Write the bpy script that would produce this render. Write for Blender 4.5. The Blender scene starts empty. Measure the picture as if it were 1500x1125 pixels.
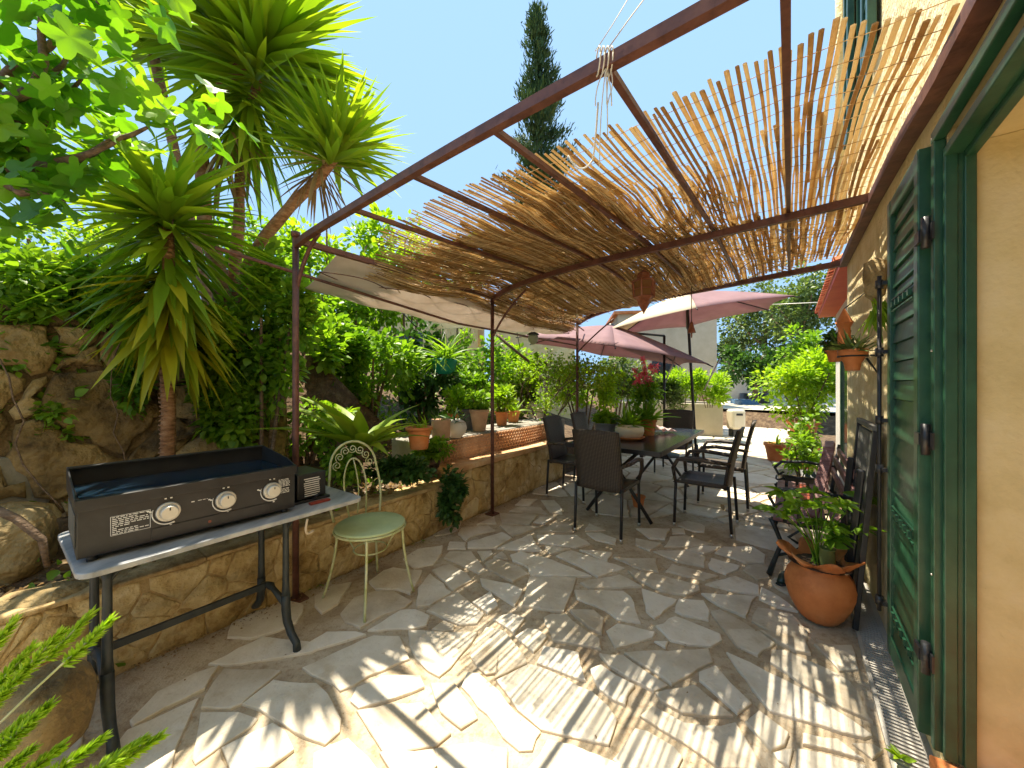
import bpy, math, random
import numpy as np
from mathutils import Vector, Matrix

random.seed(7); rng = np.random.default_rng(11)
SC = bpy.context.scene
R = math.radians

# ------------------------------------------------------------ camera
H = 1.35; F = 540.0; HZ = 562.5
cam_d = bpy.data.cameras.new('camera'); cam = bpy.data.objects.new('camera', cam_d)
SC.collection.objects.link(cam); SC.camera = cam
cam_d.sensor_width = 36; cam_d.lens = 36*F/1500; cam_d.clip_start = .02; cam_d.clip_end = 500
cam.location = (0, 0, H); cam.rotation_euler = (R(90), 0, 0)

# house frame: q runs along the house wall, s is the distance out from it
A = Vector((.6029, .7978, 0)); N = Vector((-.7978, .6029, 0)); C0 = .41
ROT = -math.atan2(.6029, .7978)

# ------------------------------------------------------------ sky and sun
SUN_H = (N*.29 + A*.05)                       # horizontal, per metre of height
sd = Vector((SUN_H.x, SUN_H.y, 1)).normalized()
elev = math.asin(sd.z); az = math.atan2(sd.x, sd.y)
W = bpy.data.worlds.new('World'); SC.world = W; W.use_nodes = True
nt = W.node_tree; bg = nt.nodes['Background']
sky = nt.nodes.new('ShaderNodeTexSky'); sky.sky_type = 'NISHITA'; sky.sun_disc = False
sky.sun_elevation = elev; sky.sun_rotation = az; sky.air_density = 1.0; sky.dust_density = 1.2; sky.ozone_density = 1.2
mxs = nt.nodes.new('ShaderNodeMix'); mxs.data_type = 'RGBA'; mxs.blend_type = 'DARKEN'; mxs.inputs[0].default_value = 1; mxs.inputs[7].default_value = (.60, .98, 1.5, 1)
nt.links.new(sky.outputs[0], mxs.inputs[6]); nt.links.new(mxs.outputs[2], bg.inputs[0]); bg.inputs[1].default_value = .15
sl = bpy.data.lights.new('sun', 'SUN'); sl.energy = 2.25; sl.angle = R(.5); sl.color = (1, .91, .74)
so = bpy.data.objects.new('sun', sl); SC.collection.objects.link(so)
so.rotation_euler = sd.to_track_quat('Z', 'Y').to_euler(); so.location = sd*30
SC.view_settings.view_transform = 'Standard'; SC.view_settings.look = 'None'
SC.view_settings.exposure = 2.44; SC.view_settings.gamma = 1; SC.view_settings.use_curve_mapping = False
SC.cycles.max_bounces = 8; SC.cycles.diffuse_bounces = 7; SC.cycles.transmission_bounces = 6
SC.cycles.transparent_max_bounces = 8; SC.cycles.use_denoising = True

# ------------------------------------------------------------ places
def QS(q, s, z=0.): return A*q + N*(s-C0) + Vector((0, 0, z))
def UZ(u, v, z=0.):
    Y = (H-z)*F/(v-HZ); return Vector(((u-750)/F*Y, Y, z))
def UY(u, v, Y): return Vector(((u-750)/F*Y, Y, H-(v-HZ)/F*Y))
def US(u, s, z=0.):
    r = (u-750)/F; Y = (s-C0)/(-.7978*r+.6029); return Vector((r*Y, Y, z))
def toqs(p): return p.x*A.x+p.y*A.y, p.x*N.x+p.y*N.y+C0

# ------------------------------------------------------------ objects
MW = {}
def empty(name, label, cat, loc, rz=0., group=None):
    o = bpy.data.objects.new(name, None); SC.collection.objects.link(o)
    o.empty_display_size = .1
    o.location = loc; o.rotation_euler = (0, 0, rz); MW[o.name] = Matrix.Translation(Vector(loc)) @ Matrix.Rotation(rz, 4, 'Z')
    tag(o, label, cat, group); return o
def tag(o, label=None, cat=None, group=None, kind=None):
    for k, v in (('label', label), ('category', cat), ('group', group), ('kind', kind)):
        if v: o[k] = v
    return o
def mwof(p): return MW.get(p.name, Matrix.Identity(4)) if p else Matrix.Identity(4)
def link(name, me, m, parent=None):
    o = bpy.data.objects.new(name, me); SC.collection.objects.link(o)
    if m: 
        me.materials.clear()
        for k in (m if isinstance(m, (list, tuple)) else [m]): me.materials.append(k)
    if parent: o.parent = parent; MW[o.name] = mwof(parent)
    return o
def copy_tree(o, parent=None, label=None):
    c = o.copy(); SC.collection.objects.link(c); c.parent = parent
    MW[c.name] = mwof(parent) if parent else Matrix.Identity(4)
    if label: c['label'] = label
    for ch in [x for x in SC.objects if x.parent == o]: copy_tree(ch, c)
    return c
def place(o, loc, rz=0.):
    o.location = loc; o.rotation_euler = (0, 0, rz); return o

class MB:
    """collects geometry; coordinates are world unless local=True on build"""
    def __init__(s): s.v = []; s.f = []; s.sm = []; s.mi = []
    def add(s, vs, fs, smooth=False, mi=0):
        b = len(s.v); s.v += [Vector(x) for x in vs]
        for f in fs: s.f.append([i+b for i in f]); s.sm.append(smooth); s.mi.append(mi)
        return s
    def hexa(s, c, mi=0):                       # 8 corners: bottom 4 ccw, top 4 ccw
        return s.add(c, [(3,2,1,0),(4,5,6,7),(0,1,5,4),(1,2,6,5),(2,3,7,6),(3,0,4,7)], mi=mi)
    def box(s, c, sz, rz=0., M=None, mi=0):
        x, y, z = [k/2 for k in sz]
        P = [Vector(p) for p in ((-x,-y,-z),(x,-y,-z),(x,y,-z),(-x,y,-z),(-x,-y,z),(x,-y,z),(x,y,z),(-x,y,z))]
        m = Matrix.Translation(Vector(c)) @ (M if M else Matrix.Rotation(rz, 4, 'Z'))
        return s.hexa([m @ p for p in P], mi)
    def hbox(s, q0, q1, s0, s1, z0, z1, mi=0):
        return s.hexa([QS(q0,s0,z0),QS(q0,s1,z0),QS(q1,s1,z0),QS(q1,s0,z0),QS(q0,s0,z1),QS(q0,s1,z1),QS(q1,s1,z1),QS(q1,s0,z1)][::1], mi)
    def bar(s, a, b, w, h, up=Vector((0,0,1)), mi=0):
        a = Vector(a); b = Vector(b); d = (b-a); L = d.length; d.normalize()
        x = d.cross(up); x = x.normalized() if x.length > 1e-4 else Vector((1,0,0)); z = x.cross(d)
        M = Matrix((x, d, z)).transposed().to_4x4()
        return s.box((a+b)/2, (w, L, h), M=M, mi=mi)
    def tube(s, pts, r, n=8, cap=True, smooth=True, mi=0, flat=1.):
        pts = [Vector(p) for p in pts]; m = len(pts); rr = r if isinstance(r, (list, tuple)) else [r]*m
        b = len(s.v); prev = None
        for i, p in enumerate(pts):
            d = (pts[min(i+1, m-1)]-pts[max(i-1, 0)]).normalized()
            if prev is None:
                x = d.cross(Vector((0,0,1)));  x = x.normalized() if x.length > .05 else Vector((1,0,0))
            else:
                x = prev - d*prev.dot(d); x = x.normalized() if x.length > 1e-5 else Vector((1,0,0))
            prev = x; y = d.cross(x)
            for k in range(n):
                t = 2*math.pi*k/n; s.v.append(p + x*(math.cos(t)*rr[i]) + y*(math.sin(t)*rr[i]*flat))
        for i in range(m-1):
            for k in range(n):
                k2 = (k+1) % n
                s.f.append([b+i*n+k, b+i*n+k2, b+(i+1)*n+k2, b+(i+1)*n+k]); s.sm.append(smooth); s.mi.append(mi)
        if cap:
            s.f.append([b+k for k in range(n)][::-1]); s.sm.append(False); s.mi.append(mi)
            s.f.append([b+(m-1)*n+k for k in range(n)]); s.sm.append(False); s.mi.append(mi)
        return s
    def lathe(s, prof, c=(0,0,0), n=28, wob=None, smooth=True, mi=0, rx=1., cap=True):
        c = Vector(c); b = len(s.v); m = len(prof)
        for i, (r, z) in enumerate(prof):
            for k in range(n):
                t = 2*math.pi*k/n; rr = r; dz = 0
                if wob: rr, dz = wob(i, t, r)
                s.v.append(c + Vector((math.cos(t)*rr*rx, math.sin(t)*rr, z+dz)))
        for i in range(m-1):
            for k in range(n):
                k2 = (k+1) % n
                s.f.append([b+i*n+k, b+i*n+k2, b+(i+1)*n+k2, b+(i+1)*n+k]); s.sm.append(smooth); s.mi.append(mi)
        if cap:
            s.f.append([b+k for k in range(n)][::-1]); s.sm.append(False); s.mi.append(mi)
            s.f.append([b+(m-1)*n+k for k in range(n)]); s.sm.append(False); s.mi.append(mi)
        return s
    def prism(s, poly, z0, z1, mi=0):
        n = len(poly); vs = [(p[0],p[1],z0) for p in poly]+[(p[0],p[1],z1) for p in poly]
        return s.add(vs, [list(range(n))[::-1], [n+i for i in range(n)]]+[(i,(i+1)%n,n+(i+1)%n,n+i) for i in range(n)], mi=mi)
    def build(s, name, m, parent=None, local=False, bevel=0., label=None, cat=None, group=None, kind=None, weld=False):
        me = bpy.data.meshes.new(name)
        inv = None if (local or not parent) else mwof(parent).inverted()
        vs = [tuple(inv @ v) if inv else tuple(v) for v in s.v]
        me.from_pydata(vs, [], s.f); me.polygons.foreach_set('use_smooth', s.sm)
        if any(s.mi): me.polygons.foreach_set('material_index', s.mi)
        me.update(); me.validate()
        o = link(name, me, m, parent)
        if bevel:
            b = o.modifiers.new('bevel', 'BEVEL'); b.width = bevel; b.segments = 2; b.limit_method = 'ANGLE'; b.angle_limit = R(40)
        tag(o, label, cat, group, kind); return o

def grid_mesh(name, P, nx, ny, m, parent=None, smooth=True, two=False):
    me = bpy.data.meshes.new(name)
    inv = mwof(parent).inverted() if parent else None
    vs = [tuple(inv @ Vector(p)) if inv else tuple(p) for p in P]
    fs = [(j*nx+i, j*nx+i+1, (j+1)*nx+i+1, (j+1)*nx+i) for j in range(ny-1) for i in range(nx-1)]
    me.from_pydata(vs, [], fs); me.polygons.foreach_set('use_smooth', [smooth]*len(fs)); me.update()
    return link(name, me, m, parent)

# ------------------------------------------------------------ leaf clouds (numpy)
def T_blade(seg=4, droop=.25, w=.07):
    V = []; Fc = []
    for i in range(seg+1):
        t = i/seg; ww = w*(.55+1.1*t if t < .4 else 1.0*(1-t)/.6*.99+.01)
        z = -droop*t*t
        V += [(-ww, t, z+.25*ww), (0, t, z-.15*ww), (ww, t, z+.25*ww)]
    for i in range(seg):
        b = i*3; Fc += [(b, b+1, b+4, b+3), (b+1, b+2, b+5, b+4)]
    return np.array(V, float), np.array(Fc)
def T_leaf(w=.34, fold=.12, droop=.15):
    V = [(0,0,0),(-w*.75,.28,fold),(-w,.5,fold*.9-droop*.3),(-w*.55,.8,fold*.4-droop*.7),(0,1,-droop),(w*.55,.8,fold*.4-droop*.7),(w,.5,fold*.9-droop*.3),(w*.75,.28,fold),(0,.5,-droop*.3)]
    return np.array(V, float), np.array([(0,8,2,1),(8,4,3,2),(0,7,6,8),(8,6,5,4)])
def T_lobed():
    pts = [(0,0),(.16,-.08),(.34,.06),(.52,.2),(.36,.34),(.5,.56),(.46,.76),(.27,.68),(.16,.82),(.0,1.05)]
    L = pts + [(-x, y) for x, y in pts[-2:0:-1]]
    V = [(x, y, .18*abs(x)-.22*y*y+.05*math.sin(9*y+4*x)) for x, y in L]; c = len(V); V.append((0, .42, -.03))
    n = len(L); return np.array(V, float), np.array([(i, (i+1) % n, c, c) for i in range(n)])
def T_fig():
    n = 30; V = [(0, .42, -.02)]
    for ring in (.5, 1.0):
        for i in range(n):
            t = 2*math.pi*i/n+math.pi/2; lobe = .5+.5*math.cos(5*(t-math.pi/2)); notch = math.exp(-((t-3*math.pi/2)/.30)**2)
            r = (.30+.21*lobe**.8)*(1-.55*notch)*ring; x = r*math.cos(t)*1.02; y = .42+r*math.sin(t)*1.15; V.append((x, y, .22*abs(x)*ring-.25*max(0, y)**2+.03*math.sin(5*t+1)*ring))
    Fs = [(0, 1+i, 1+(i+1) % n, 1+(i+1) % n) for i in range(n)]+[(1+i, 1+n+i, 1+n+(i+1) % n, 1+(i+1) % n) for i in range(n)]
    return np.array(V, float), np.array(Fs)
def T_strip(w=.03):
    return np.array([(-w,0,0),(w,0,0),(w*.8,.6,-.03),(-w*.8,.6,-.03),(0,1,-.1)], float), np.array([(0,1,2,3),(3,2,4,4)])
def cloud(name, P, D, S, tpl, m, parent=None, roll=None, up=None, wid=None):
    """P points, D leaf axis directions, S sizes -> one mesh"""
    V, Fc = tpl; P = np.asarray(P, float); D = np.asarray(D, float); n = len(P); S = np.broadcast_to(S, n)
    D = D/(np.linalg.norm(D, axis=1, keepdims=True)+1e-9)
    if up is None: up = np.tile(np.array([0,0,1.]), (n,1)) + rng.normal(0, .45, (n,3))
    X = np.cross(D, up); X /= (np.linalg.norm(X, axis=1, keepdims=True)+1e-9); Z = np.cross(X, D)
    sx = S if wid is None else S*wid
    vs = P[:,None,:] + (V[None,:,0:1]*X[:,None,:])*np.broadcast_to(sx,n)[:,None,None] + (V[None,:,1:2]*D[:,None,:] + V[None,:,2:3]*Z[:,None,:])*S[:,None,None]
    vs = vs.reshape(-1,3)
    if parent:
        Mi = np.array(mwof(parent).inverted()); vs = vs @ Mi[:3,:3].T + Mi[:3,3]
    k = len(V); F4 = (Fc[None,:,:] + (np.arange(n)*k)[:,None,None]).reshape(-1,4)
    me = bpy.data.meshes.new(name)
    tri = F4[:,2] == F4[:,3]
    ls = np.where(tri, 3, 4); loops = F4.ravel()[~np.column_stack([np.zeros((len(F4),3),bool), tri]).ravel()]
    me.vertices.add(len(vs)); me.vertices.foreach_set('co', vs.ravel().astype(np.float32))
    me.loops.add(len(loops)); me.loops.foreach_set('vertex_index', loops.astype(np.int32))
    me.polygons.add(len(F4)); me.polygons.foreach_set('loop_start', np.concatenate([[0], np.cumsum(ls)[:-1]]).astype(np.int32))
    me.polygons.foreach_set('loop_total', ls.astype(np.int32)); me.polygons.foreach_set('use_smooth', np.ones(len(F4), bool))
    me.update(calc_edges=True)
    return link(name, me, m, parent)
def rdir(n, up=0.): 
    d = rng.normal(0, 1, (n,3)); d /= np.linalg.norm(d, axis=1, keepdims=True); d[:,2] += up; return d
def clumps(n, c, rad, k=14, cr=.32, shell=.55):
    """n points gathered round k clump centres inside an ellipsoid"""
    d = rdir(k); cc = d*(shell+(1-shell)*rng.random((k,1)))*(1-cr*.6)
    cc = np.vstack([cc]); idx = rng.integers(0, k, n)
    dd = rdir(n); p = cc[idx] + dd*(cr*rng.random((n,1))**.5)*(.6+.8*rng.random((k,1)))[idx]
    out = dd + .5*p
    return p*np.array(rad)+np.array(c), out

# ------------------------------------------------------------ materials
MATS = {}
def nmat(name):
    m = bpy.data.materials.new(name); m.use_nodes = True; n = m.node_tree; n.nodes.clear()
    out = n.nodes.new('ShaderNodeOutputMaterial'); p = n.nodes.new('ShaderNodeBsdfPrincipled')
    n.links.new(p.outputs[0], out.inputs[0]); return m, n, p, out
def ND(n, t, **k):
    x = n.nodes.new('ShaderNode'+t)
    for a, b in k.items():
        if a.startswith('i_'): x.inputs[int(a[2:]) if a[2:].isdigit() else a[2:].replace('_', ' ')].default_value = b
        else: setattr(x, a, b)
    return x
def ramp(n, fac, stops):
    r = n.nodes.new('ShaderNodeValToRGB'); e = r.color_ramp.elements
    while len(e) < len(stops): e.new(.5)
    for i, (p, c) in enumerate(stops): e[i].position = p; e[i].color = (*c, 1)
    n.links.new(fac, r.inputs[0]); return r.outputs[0]
def pm(name, cols, scale=6., rough=.6, bump=.15, bscale=40., metal=0., coord='Object', dist=.01, detail=6, spec=.5, stretch=None, coat=0., transl=0., rnd=0.):
    m, n, p, out = nmat(name)
    tc = ND(n, 'TexCoord'); src = tc.outputs[coord]
    if stretch:
        mp = ND(n, 'Mapping'); mp.inputs[3].default_value = stretch; n.links.new(src, mp.inputs[0]); src = mp.outputs[0]
    no = ND(n, 'TexNoise'); no.inputs['Scale'].default_value = scale; no.inputs['Detail'].default_value = detail; no.inputs['Roughness'].default_value = .62
    n.links.new(src, no.inputs['Vector'])
    k = len(cols); fac = no.outputs['Fac']
    if rnd:
        g = ND(n, 'NewGeometry'); mm = ND(n, 'MapRange'); mm.inputs[3].default_value = -rnd/2; mm.inputs[4].default_value = rnd/2
        n.links.new(g.outputs['Random Per Island'], mm.inputs[0]); ad = ND(n, 'Math', operation='ADD')
        n.links.new(fac, ad.inputs[0]); n.links.new(mm.outputs[0], ad.inputs[1]); fac = ad.outputs[0]
    c = ramp(n, fac, [(.3+.4*i/max(1, k-1), cols[i]) for i in range(k)]) if k > 1 else None
    if c: n.links.new(c, p.inputs['Base Color'])
    else: p.inputs['Base Color'].default_value = (*cols[0], 1)
    p.inputs['Roughness'].default_value = rough; p.inputs['Metallic'].default_value = metal
    p.inputs['Specular IOR Level'].default_value = spec; p.inputs['Coat Weight'].default_value = coat
    if bump:
        b2 = ND(n, 'TexNoise'); b2.inputs['Scale'].default_value = bscale; b2.inputs['Detail'].default_value = 5
        n.links.new(src, b2.inputs['Vector']); bp = ND(n, 'Bump'); bp.inputs['Strength'].default_value = min(1, bump*3); bp.inputs['Distance'].default_value = dist
        n.links.new(b2.outputs['Fac'], bp.inputs['Height']); n.links.new(bp.outputs[0], p.inputs['Normal'])
    if transl:
        t = ND(n, 'BsdfTranslucent'); mx = ND(n, 'MixShader'); mx.inputs[0].default_value = transl
        if c: n.links.new(c, t.inputs[0])
        else: t.inputs[0].default_value = (*cols[0], 1)
        n.links.new(p.outputs[0], mx.inputs[1]); n.links.new(t.outputs[0], mx.inputs[2]); n.links.new(mx.outputs[0], out.inputs[0])
    MATS[name] = m; return m
def leafmat(name, cols, tcol, t=.45, rough=.42, scale=1.3, spec=.4):
    m, n, p, out = nmat(name)
    g = ND(n, 'NewGeometry'); tc = ND(n, 'TexCoord'); no = ND(n, 'TexNoise'); no.inputs['Scale'].default_value = scale
    n.links.new(tc.outputs['Object'], no.inputs['Vector'])
    ad = ND(n, 'Math', operation='MULTIPLY_ADD'); ad.inputs[1].default_value = .55; n.links.new(g.outputs['Random Per Island'], ad.inputs[0])
    sb = ND(n, 'Math', operation='MULTIPLY_ADD'); sb.inputs[1].default_value = 1.3; sb.inputs[2].default_value = -.42; n.links.new(no.outputs['Fac'], sb.inputs[0])
    n.links.new(sb.outputs[0], ad.inputs[2])
    k = len(cols); c = ramp(n, ad.outputs[0], [(i/max(1, k-1), cols[i]) for i in range(k)])
    n.links.new(c, p.inputs['Base Color']); p.inputs['Roughness'].default_value = rough; p.inputs['Specular IOR Level'].default_value = spec
    tr = ND(n, 'BsdfTranslucent'); mc = ND(n, 'Mix', data_type='RGBA', blend_type='MULTIPLY'); mc.inputs[0].default_value = 1
    n.links.new(c, mc.inputs[6]); mc.inputs[7].default_value = (*tcol, 1); n.links.new(mc.outputs[2], tr.inputs[0])
    mx = ND(n, 'MixShader'); mx.inputs[0].default_value = t
    n.links.new(p.outputs[0], mx.inputs[1]); n.links.new(tr.outputs[0], mx.inputs[2]); n.links.new(mx.outputs[0], out.inputs[0])
    MATS[name] = m; return m

soil = pm('soil', [(.05,.028,.014),(.10,.06,.03),(.19,.13,.07)], 9, .95, .5, 30, dist=.03)
mortar = pm('mortar', [(.33,.24,.15),(.50,.40,.27),(.62,.53,.40)], 3.5, .95, .4, 90, dist=.006)
stone = pm('paving stone', [(.50,.41,.29),(.68,.60,.47),(.80,.73,.61)], 3.2, .72, .3, 38, dist=.006, rnd=.30, detail=10)
wallstone = pm('ochre wall stone', [(.26,.16,.05),(.50,.35,.14),(.62,.47,.23),(.76,.64,.40)], 5, .9, .8, 20, dist=.03, rnd=.16, detail=12)
wallmortar = pm('ochre wall mortar', [(.28,.18,.07),(.52,.37,.17),(.66,.51,.27)], 6, .95, .6, 26, dist=.02)
rock = pm('brown rock', [(.07,.045,.018),(.23,.155,.06),(.38,.28,.13),(.50,.42,.26)], 4.5, .92, .8, 12, dist=.06, rnd=.25, detail=12)
plaster = pm('yellow plaster', [(.56,.45,.20),(.70,.58,.29),(.78,.67,.40)], 3.0, .85, .3, 60, dist=.003, detail=10)
roughpl = pm('rough plaster', [(.64,.50,.23),(.78,.64,.34),(.84,.73,.48)], 6, .95, .7, 34, dist=.022, detail=8)
whitepl = pm('white render', [(.62,.60,.54),(.74,.72,.67)], 4, .9, .15, 60, dist=.004)
beigepl = pm('beige render', [(.45,.38,.26),(.58,.50,.36)], 2, .9, .2, 40, dist=.005)
rust = pm('rusty brown paint', [(.075,.03,.022),(.13,.05,.035),(.19,.08,.05)], 9, .55, .15, 60, dist=.002)
greenp = pm('green gloss paint', [(.010,.050,.024),(.018,.078,.038),(.035,.118,.060)], 5, .36, .15, 22, dist=.003, spec=.6)
black = pm('black metal', [(.012,.012,.013),(.03,.03,.032)], 12, .38, .1, 80, dist=.001, spec=.5)
iron = pm('black cast iron', [(.010,.014,.014),(.035,.042,.042)], 14, .5, .25, 70, dist=.002)
steel = pm('brushed steel', [(.5,.48,.44),(.7,.68,.63)], 10, .35, 0, metal=.9)
ksteel = pm('knob', [(.55,.52,.45),(.7,.67,.6)], 10, .4, 0, metal=.35)
white = pm('white print', [(.75,.75,.74)], 1, .6, 0)
terra = pm('terracotta', [(.50,.145,.035),(.62,.21,.06),(.68,.30,.12)], 4, .7, .12, 50, dist=.002)
terra2 = pm('pale terracotta', [(.38,.22,.13),(.50,.31,.19),(.58,.40,.27)], 5, .85, .2, 50, dist=.003)
tileo = pm('orange coping tile', [(.50,.26,.11),(.64,.40,.20),(.74,.55,.34)], 5, .8, .3, 40, dist=.004)
reed = pm('dry reed', [(.44,.27,.11),(.68,.48,.23),(.80,.64,.38)], 7, .7, .2, 90, rnd=.7, stretch=(1,1,1), transl=.42)
wicker = None
marble = pm('grey marble', [(.16,.17,.18),(.32,.33,.34),(.46,.46,.46)], 5, .3, .03, 40, stretch=(3,.7,1), detail=10)
griddle = pm('griddle plate', [(.004,.012,.022),(.010,.028,.048)], 5, .16, .04, 25, dist=.001, spec=.7)
chairgreen = pm('pale green paint', [(.42,.52,.26),(.52,.62,.36)], 12, .45, .05, 60)
chaircream = pm('chipped cream green paint', [(.36,.38,.12),(.52,.54,.28),(.62,.62,.42)], 14, .5, .1, 60, dist=.001)
bark = pm('grey brown bark', [(.07,.045,.028),(.16,.105,.065),(.26,.18,.12)], 18, .95, .7, 26, dist=.015, stretch=(1,1,2.2))
barko = pm('orange brown bark', [(.15,.07,.03),(.32,.165,.08),(.45,.27,.15)], 16, .95, .7, 22, dist=.015, stretch=(1,1,3))
mauve = pm('mauve canvas', [(.36,.22,.235),(.43,.27,.285)], 3, .85, .1, 150, dist=.001, transl=.45)
beigecl = pm('beige canvas', [(.62,.50,.34),(.70,.58,.42)], 3, .85, .1, 150, dist=.001, transl=.25)
shade = pm('off white shade cloth', [(.62,.53,.45),(.75,.67,.60)], 4, .9, .2, 60, dist=.002, transl=.35)
cream = pm('cream ceramic', [(.66,.57,.40),(.74,.66,.5)], 5, .5, .1, 40, dist=.002)
dry = leafmat('dry leaves', [(.16,.09,.035),(.30,.19,.08),(.42,.30,.14)], (1.2,1,.7), .3)
# leaves
L_ivy = leafmat('ivy leaf', [(.05,.13,.012),(.12,.27,.02),(.27,.44,.04)], (1.5,1.5,.45), .5)
L_lime = leafmat('lime leaf', [(.12,.24,.012),(.27,.44,.022),(.44,.58,.05)], (1.35,1.35,.4), .5)
L_mid = leafmat('mid green leaf', [(.06,.15,.014),(.17,.32,.024),(.34,.50,.045)], (1.4,1.4,.45), .5)
L_dark = leafmat('dark green leaf', [(.02,.06,.014),(.05,.12,.025),(.10,.20,.04)], (1.2,1.3,.5), .35)
L_olive = leafmat('olive leaf', [(.06,.10,.035),(.13,.20,.06),(.24,.31,.10)], (1.2,1.2,.5), .4)
L_yuc = leafmat('yucca leaf', [(.09,.20,.02),(.23,.38,.025),(.48,.58,.05)], (1.4,1.3,.35), .48, .35)
L_yel = leafmat('yellowing leaf', [(.22,.28,.015),(.44,.44,.02),(.66,.56,.05)], (1.3,1.1,.3), .42)
L_fig = leafmat('fig leaf', [(.045,.14,.014),(.10,.26,.02),(.22,.40,.035)], (1.8,1.7,.35), .52, .45)
L_cyp = leafmat('cypress leaf', [(.025,.06,.018),(.06,.11,.03),(.11,.17,.045)], (1,1,.6), .15, .8)
L_pink = leafmat('pink petal', [(.55,.05,.08),(.75,.15,.2),(.8,.4,.42)], (1.2,.8,.8), .35)
L_red = leafmat('red petal', [(.45,.005,.008),(.65,.01,.015)], (1.2,.7,.7), .25)

def spots(m, sc, dark, lo=.56, hi=.74):
    n = m.node_tree; p = [x for x in n.nodes if x.type == 'BSDF_PRINCIPLED'][0]; l = p.inputs['Base Color'].links[0].from_socket
    tc = ND(n, 'TexCoord'); a = ND(n, 'TexNoise'); a.inputs['Scale'].default_value = sc; a.inputs['Detail'].default_value = 9; a.inputs['Roughness'].default_value = .7
    n.links.new(tc.outputs['Object'], a.inputs['Vector']); mr = ND(n, 'MapRange'); mr.inputs[1].default_value = lo; mr.inputs[2].default_value = hi; n.links.new(a.outputs['Fac'], mr.inputs[0])
    mx = ND(n, 'Mix', data_type='RGBA', blend_type='MULTIPLY'); mx.inputs[7].default_value = (*dark, 1); n.links.new(mr.outputs[0], mx.inputs[0]); n.links.new(l, mx.inputs[6]); n.links.new(mx.outputs[2], p.inputs['Base Color'])
spots(stone, 5, (.78,.70,.58)); spots(stone, 45, (.70,.60,.48), .60, .75); spots(mortar, 30, (.62,.52,.42), .5, .7); spots(plaster, 2.5, (.86,.82,.74), .5, .75); spots(plaster, 60, (.8,.74,.62), .64, .74)
spots(terra, 6, (.72,.66,.6), .5, .7); spots(terra2, 8, (.7,.66,.6), .5, .7); spots(greenp, 7, (.72,.75,.75), .5, .7); spots(marble, 25, (.7,.66,.6), .6, .75); spots(rock, 9, (.55,.5,.4), .5, .66); spots(wallstone, 12, (.62,.52,.38), .52, .68); spots(wallmortar, 9, (.6,.5,.38), .5, .68); spots(rust, 20, (.6,.5,.45), .5, .65); spots(mauve, 4, (.86,.84,.82), .45, .7)
# ============================================================ GROUND
def sm(x, a, b):
    t = max(0., min(1., (x-a)/(b-a))); return t*t*(3-2*t)
WQ = lambda q: 2.90+.03*max(-2, min(q, 5.0))          # s of the retaining wall face
def hterr(q, s):
    w = WQ(q)
    if s < w+.1: z = -.06
    else:
        z = .355 + .1*sm(s, w+.3, 4.0)
        k = sm(q, 1.3, 3.0)
        near = .55 + 1.2*sm(s, 4.12, 4.2) + .55*sm(s, 4.1, 7.5) + .2*sm(s, 7, 12)
        far = .55 + .25*sm(s, 3.7, 4.6) + .9*sm(s, 5, 8) + .4*sm(s, 8, 14)
        z = max(z, near*(1-k)+far*k) if s > 3.8 else z
        far2 = sm(q, 5.6, 6.3); z = z*(1-far2) + far2*(-.06+1.2*sm(s, 4.2, 9))
    if q > 8.8: z = max(z, -.06+.5*sm(q, 13.85, 14.0))
    if s > 4 or q > 13: z += .05*math.sin(q*2.1+s)*math.cos(s*1.7)
    return z
qs_ = np.concatenate([np.arange(-9, 10, .2), np.arange(10, 20, .5), np.arange(20, 120, 8)])
ss_ = np.concatenate([np.arange(-60, -2, 8), np.arange(-2, 2.2, .7), np.arange(2.2, 5, .1), np.arange(5, 14, .5), np.arange(14, 110, 8)])
P = [QS(q, s, hterr(q, s)) for s in ss_ for q in qs_]
g = grid_mesh('ground', P, len(qs_), len(ss_), soil); tag(g, kind='structure')

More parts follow.
